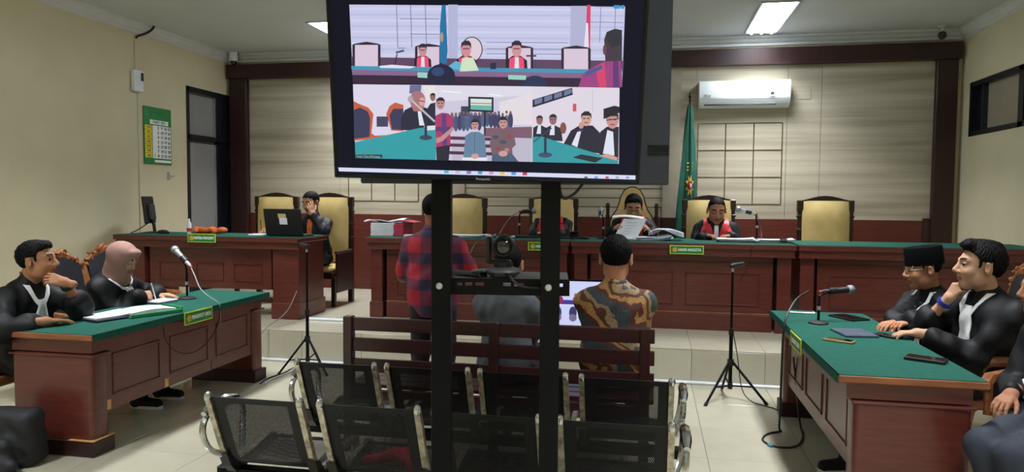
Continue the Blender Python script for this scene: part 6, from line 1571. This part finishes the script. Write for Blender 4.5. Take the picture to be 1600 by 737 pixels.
# prosecutors' table
t = thing('case_binder', 'open green binder with white pages on the prosecutors table', 'binder', (-3.50, 4.42, 0.76), rad(66))
slab('cover', 'folder_green', (0, 0, 0.006), (0.36, 0.26, 0.008), parent=t)
MB().sheet([[(-0.16+0.31*j/6, -0.11+0.22*i/3, 0.024+0.012*sin(pi*j/6)) for j in range(7)] for i in range(4)], 0.022).build('pages', 'paper', t, ang=60)
slab('spine', 'folder_green', (0.185, 0, 0.022), (0.012, 0.26, 0.04), parent=t)
slab('edge', 'folder_green', (0.0, -0.13, 0.014), (0.36, 0.008, 0.026), parent=t)
t = thing('document_folder', 'navy folder with loose white pages under the resting hand', 'folder', (-3.62, 4.20, 0.76), rad(72))
slab('cover', 'folder_navy', (0, 0, 0.008), (0.32, 0.24, 0.016), parent=t)
MB().sheet([[(-0.15+0.30*j/6, -0.10+0.22*i/3, 0.022+0.02*max(0, j/6-0.5)) for j in range(7)] for i in range(4)], 0.010).build('pages', 'paper', t, ang=60)
slab('blue_edge', 'paper_blue', (0.0, 0.115, 0.018), (0.31, 0.012, 0.01), parent=t)
t = thing('notebook', 'small open notebook under the woman writing hand', 'notebook', (-3.78, 4.93, 0.76), rad(80))
slab('cover', 'folder_navy', (0, 0, 0.004), (0.20, 0.16, 0.006), parent=t); slab('pages', 'paper', (0.0, 0, 0.012), (0.19, 0.15, 0.012), 0.03, parent=t)
o = MB().cyl((-3.80, 4.90, 0.775), (-3.83, 4.885, 0.915), 0.0045, n=8).build('pen', 'paper'); tag(o, 'white pen held upright by the writing woman', 'pen')
o = MB().cyl((-4.24, 7.20, 1.20), (-4.25, 7.19, 1.34), 0.0045, n=8).build('pen', 'black_plastic'); tag(o, 'black pen held upright by the clerk', 'pen')
# advocates' table
def device(label, ce, size, rz, body, glass, cat='phone', lens=False):
    t = thing('phone' if cat == 'phone' else 'tablet', label, cat, (ce[0], ce[1], 0.76), rz)
    slab('case', body, (0, 0, size[2]/2), size, c=0.003, parent=t); slab('screen', glass, (0, 0, size[2]+0.0002), (size[0]-0.012, size[1]-0.012, 0.001), c=0, parent=t)
    if lens: slab('camera_bump', 'lens_glass', (size[0]*0.32, 0, size[2]+0.002), (0.03, size[1]*0.6, 0.004), parent=t)
    return t
device('dark tablet on the table next to the capped man', (1.40, 5.40, 0), (0.24, 0.15, 0.012), rad(-62), 'black_plastic', 'phone_glass', 'tablet')
device('slate grey tablet in the middle of the advocates table', (1.27, 4.77, 0), (0.20, 0.25, 0.014), rad(8), 'tablet_grey', 'tablet_grey', 'tablet')
device('gold edged phone lying face down near the green plate', (1.115, 4.49, 0), (0.17, 0.08, 0.014), rad(-32), 'phone_gold', 'phone_glass', lens=True)
device('black phone beside the clasped hands', (1.45, 4.72, 0), (0.15, 0.085, 0.014), rad(-50), 'black_plastic', 'phone_glass')
device('black phone with shiny screen near the table end', (1.435, 4.05, 0), (0.19, 0.10, 0.018), rad(-30), 'black_plastic', 'phone_glass')
t = thing('phone', 'white rimmed phone with green back behind the advocates microphone', 'phone', (1.12, 5.585, 0.76), rad(-4))
slab('case', 'sole_white', (0, 0, 0.006), (0.18, 0.09, 0.012), c=0.005, parent=t); slab('back', 'felt', (0, 0, 0.0125), (0.16, 0.07, 0.001), c=0, parent=t)
# conference camera and controller on the stand shelf
SM = Matrix.Translation((-0.5625, 2.57, 0)) @ Matrix.Rotation(SY, 4, 'Z')
t = thing('conference_camera', 'black pan tilt conference camera on the stand shelf', 'camera', SM @ Vector((0.02, 0.10, 1.296)), SY)
MB().lathe([(0.045, 0.0), (0.052, 0.004), (0.072, 0.022), (0.068, 0.030), (0.04, 0.040)], n=6*4, sx=1.0, sy=0.9).build('base', 'grey_plastic', t)
MB().box(-0.03, 0.03, -0.058, -0.04, 0.004, 0.022, 0.002).build('port_panel', 'ac_dark', t, smooth=False)
MB().lathe([(0.035, 0.038), (0.038, 0.042), (0.038, 0.056)], n=20).build('turntable', 'black_plastic', t)
MB().box(-0.062, 0.03, -0.022, 0.022, 0.052, 0.066, 0.004).box(-0.066, -0.046, -0.024, 0.024, 0.054, 0.155, 0.006).build('arm', 'black_plastic', t, smooth=False)
hd = MB().tube([(0.0, 0.045, 0.122), (0.0, 0.03, 0.122), (0.003, -0.045, 0.122), (0.004, -0.056, 0.122)], [0.034, 0.043, 0.043, 0.038], 24).build('head', 'black_plastic', t)
MB().tube([(0.004, -0.050, 0.122), (0.004, -0.060, 0.122)], [0.036, 0.034], 24).build('lens_ring', 'black_metal', t)
MB().lathe([(0.001, 0.012), (0.014, 0.009), (0.024, 0.003), (0.028, 0.0)], n=20).build('lens', 'lens_glass', t)
o = [c for c in t.children if c.name.startswith('lens') and 'ring' not in c.name][0]; o.rotation_euler = (pi/2, 0, 0); o.location = (0.004, -0.058, 0.122)
q = lambda x, y, z: tuple(SM @ Vector((x, y, z)))
cable('black lead from the conference camera along the shelf lip', [q(0.035, 0.04, 1.312), q(0.05, 0.02, 1.308), q(0.07, 0.012, 1.285), q(0.10, 0.013, 1.268), q(0.15, 0.012, 1.268), q(0.162, 0.012, 1.266)], 0.005)
t = thing('remote_control', 'dark remote control lying on the stand shelf', 'remote', SM @ Vector((-0.10, 0.10, 1.296)), SY+rad(-35))
MB().box(-0.10, 0.06, -0.025, 0.025, 0.0, 0.018, 0.006).build('case', 'black_plastic', t, smooth=False)
MB().obox((0.045, 0, 0.026), (0.07, 0.045, 0.014), Matrix.Rotation(rad(-10), 3, 'Y'), 0.004).build('keypad', 'grey_plastic', t, smooth=False)
# floor monitor for the accused, its screen towards the pew
t = thing('floor_monitor', 'bright monitor on a pole standing before the batik shirted man', 'monitor', (-0.47, 5.55, 0))
MB().lathe([(0.22, 0), (0.22, 0.02), (0.03, 0.035)], n=24).build('base', 'black_metal', t); MB().cyl((0, 0.02, 0.03), (0, 0.02, 0.62), 0.02, n=12).build('pole', 'black_metal', t)
MB().box(-0.30, 0.30, 0.0, 0.03, 0.585, 0.965, 0.006).build('housing', 'tv_black', t, smooth=False)
mp_ = Pic(lambda x, y: (x, y), -0.0002, 0.00003)
mp_.rect(-0.285, 0.60, 0.285, 0.95, (206, 212, 246)); mp_.rect(-0.285, 0.76, 0.285, 0.80, (70, 60, 150)); mp_.rect(-0.285, 0.76, 0.285, 0.765, (240, 240, 255))
for x in (-0.22, -0.10, 0.02, 0.14): mp_.ell(x, 0.80, 0.022, 0.03, (150, 50, 90)); mp_.ell(x, 0.84, 0.012, 0.016, (150, 110, 110)); mp_.ell(x-0.02, 0.70, 0.03, 0.05, (60, 60, 110)); mp_.ell(x-0.02, 0.66, 0.03, 0.03, (120, 110, 150))
mp_.build('screen_picture', t)
# black bag on the floor
v = Vol((-3.95, 3.24, 0.0), (-3.40, 3.62, 0.36), 0.009)
v.bx((-3.66, 3.50, 0.17), (0.20, 0.085, 0.165), 0.05, 0.0, mrot(4, 6, 0)).bx((-3.70, 3.40, 0.10), (0.17, 0.07, 0.10), 0.05, 0.04, mrot(4, 8, 0)).rc((-3.86, 3.36, 0.05), (-3.5, 3.34, 0.05), 0.05, 0.045, 0.05)
v.cut(lambda X, Y, Z: 0.002+0*X+0*Y-Z)
bag = thing('bag', 'black cloth bag slumped on the floor by the prosecutors table', 'bag', (-3.72, 3.42, 0)); BL = (3.66, -3.42, 0)
V, Q = v.mesh(); V = V+0.004*np.sin(40*V[:, 0:1]+50*V[:, 2:3])*np.array([[0, 1, 0.3]]); V[:, 2] = np.maximum(V[:, 2], 0.001)
npmesh('body', V, Q, 'cloth_bag', bag).location = BL
MB().tube(smooth_path([(-3.80, 3.40, 0.30), (-3.76, 3.33, 0.24), (-3.70, 3.30, 0.16), (-3.60, 3.29, 0.12)], 2), 0.010, 6).build('strap', 'cloth_black', bag).location = BL
MB().tube(smooth_path([(-3.52, 3.38, 0.04), (-3.45, 3.34, 0.012), (-3.42, 3.22, 0.010), (-3.46, 3.10, 0.010)], 2), 0.010, 6).build('strap', 'cloth_black', bag).location = BL
MB().box(-3.80, -3.56, 3.322, 3.33, 0.145, 0.152).build('zip', 'grey_plastic', bag, smooth=False).location = BL
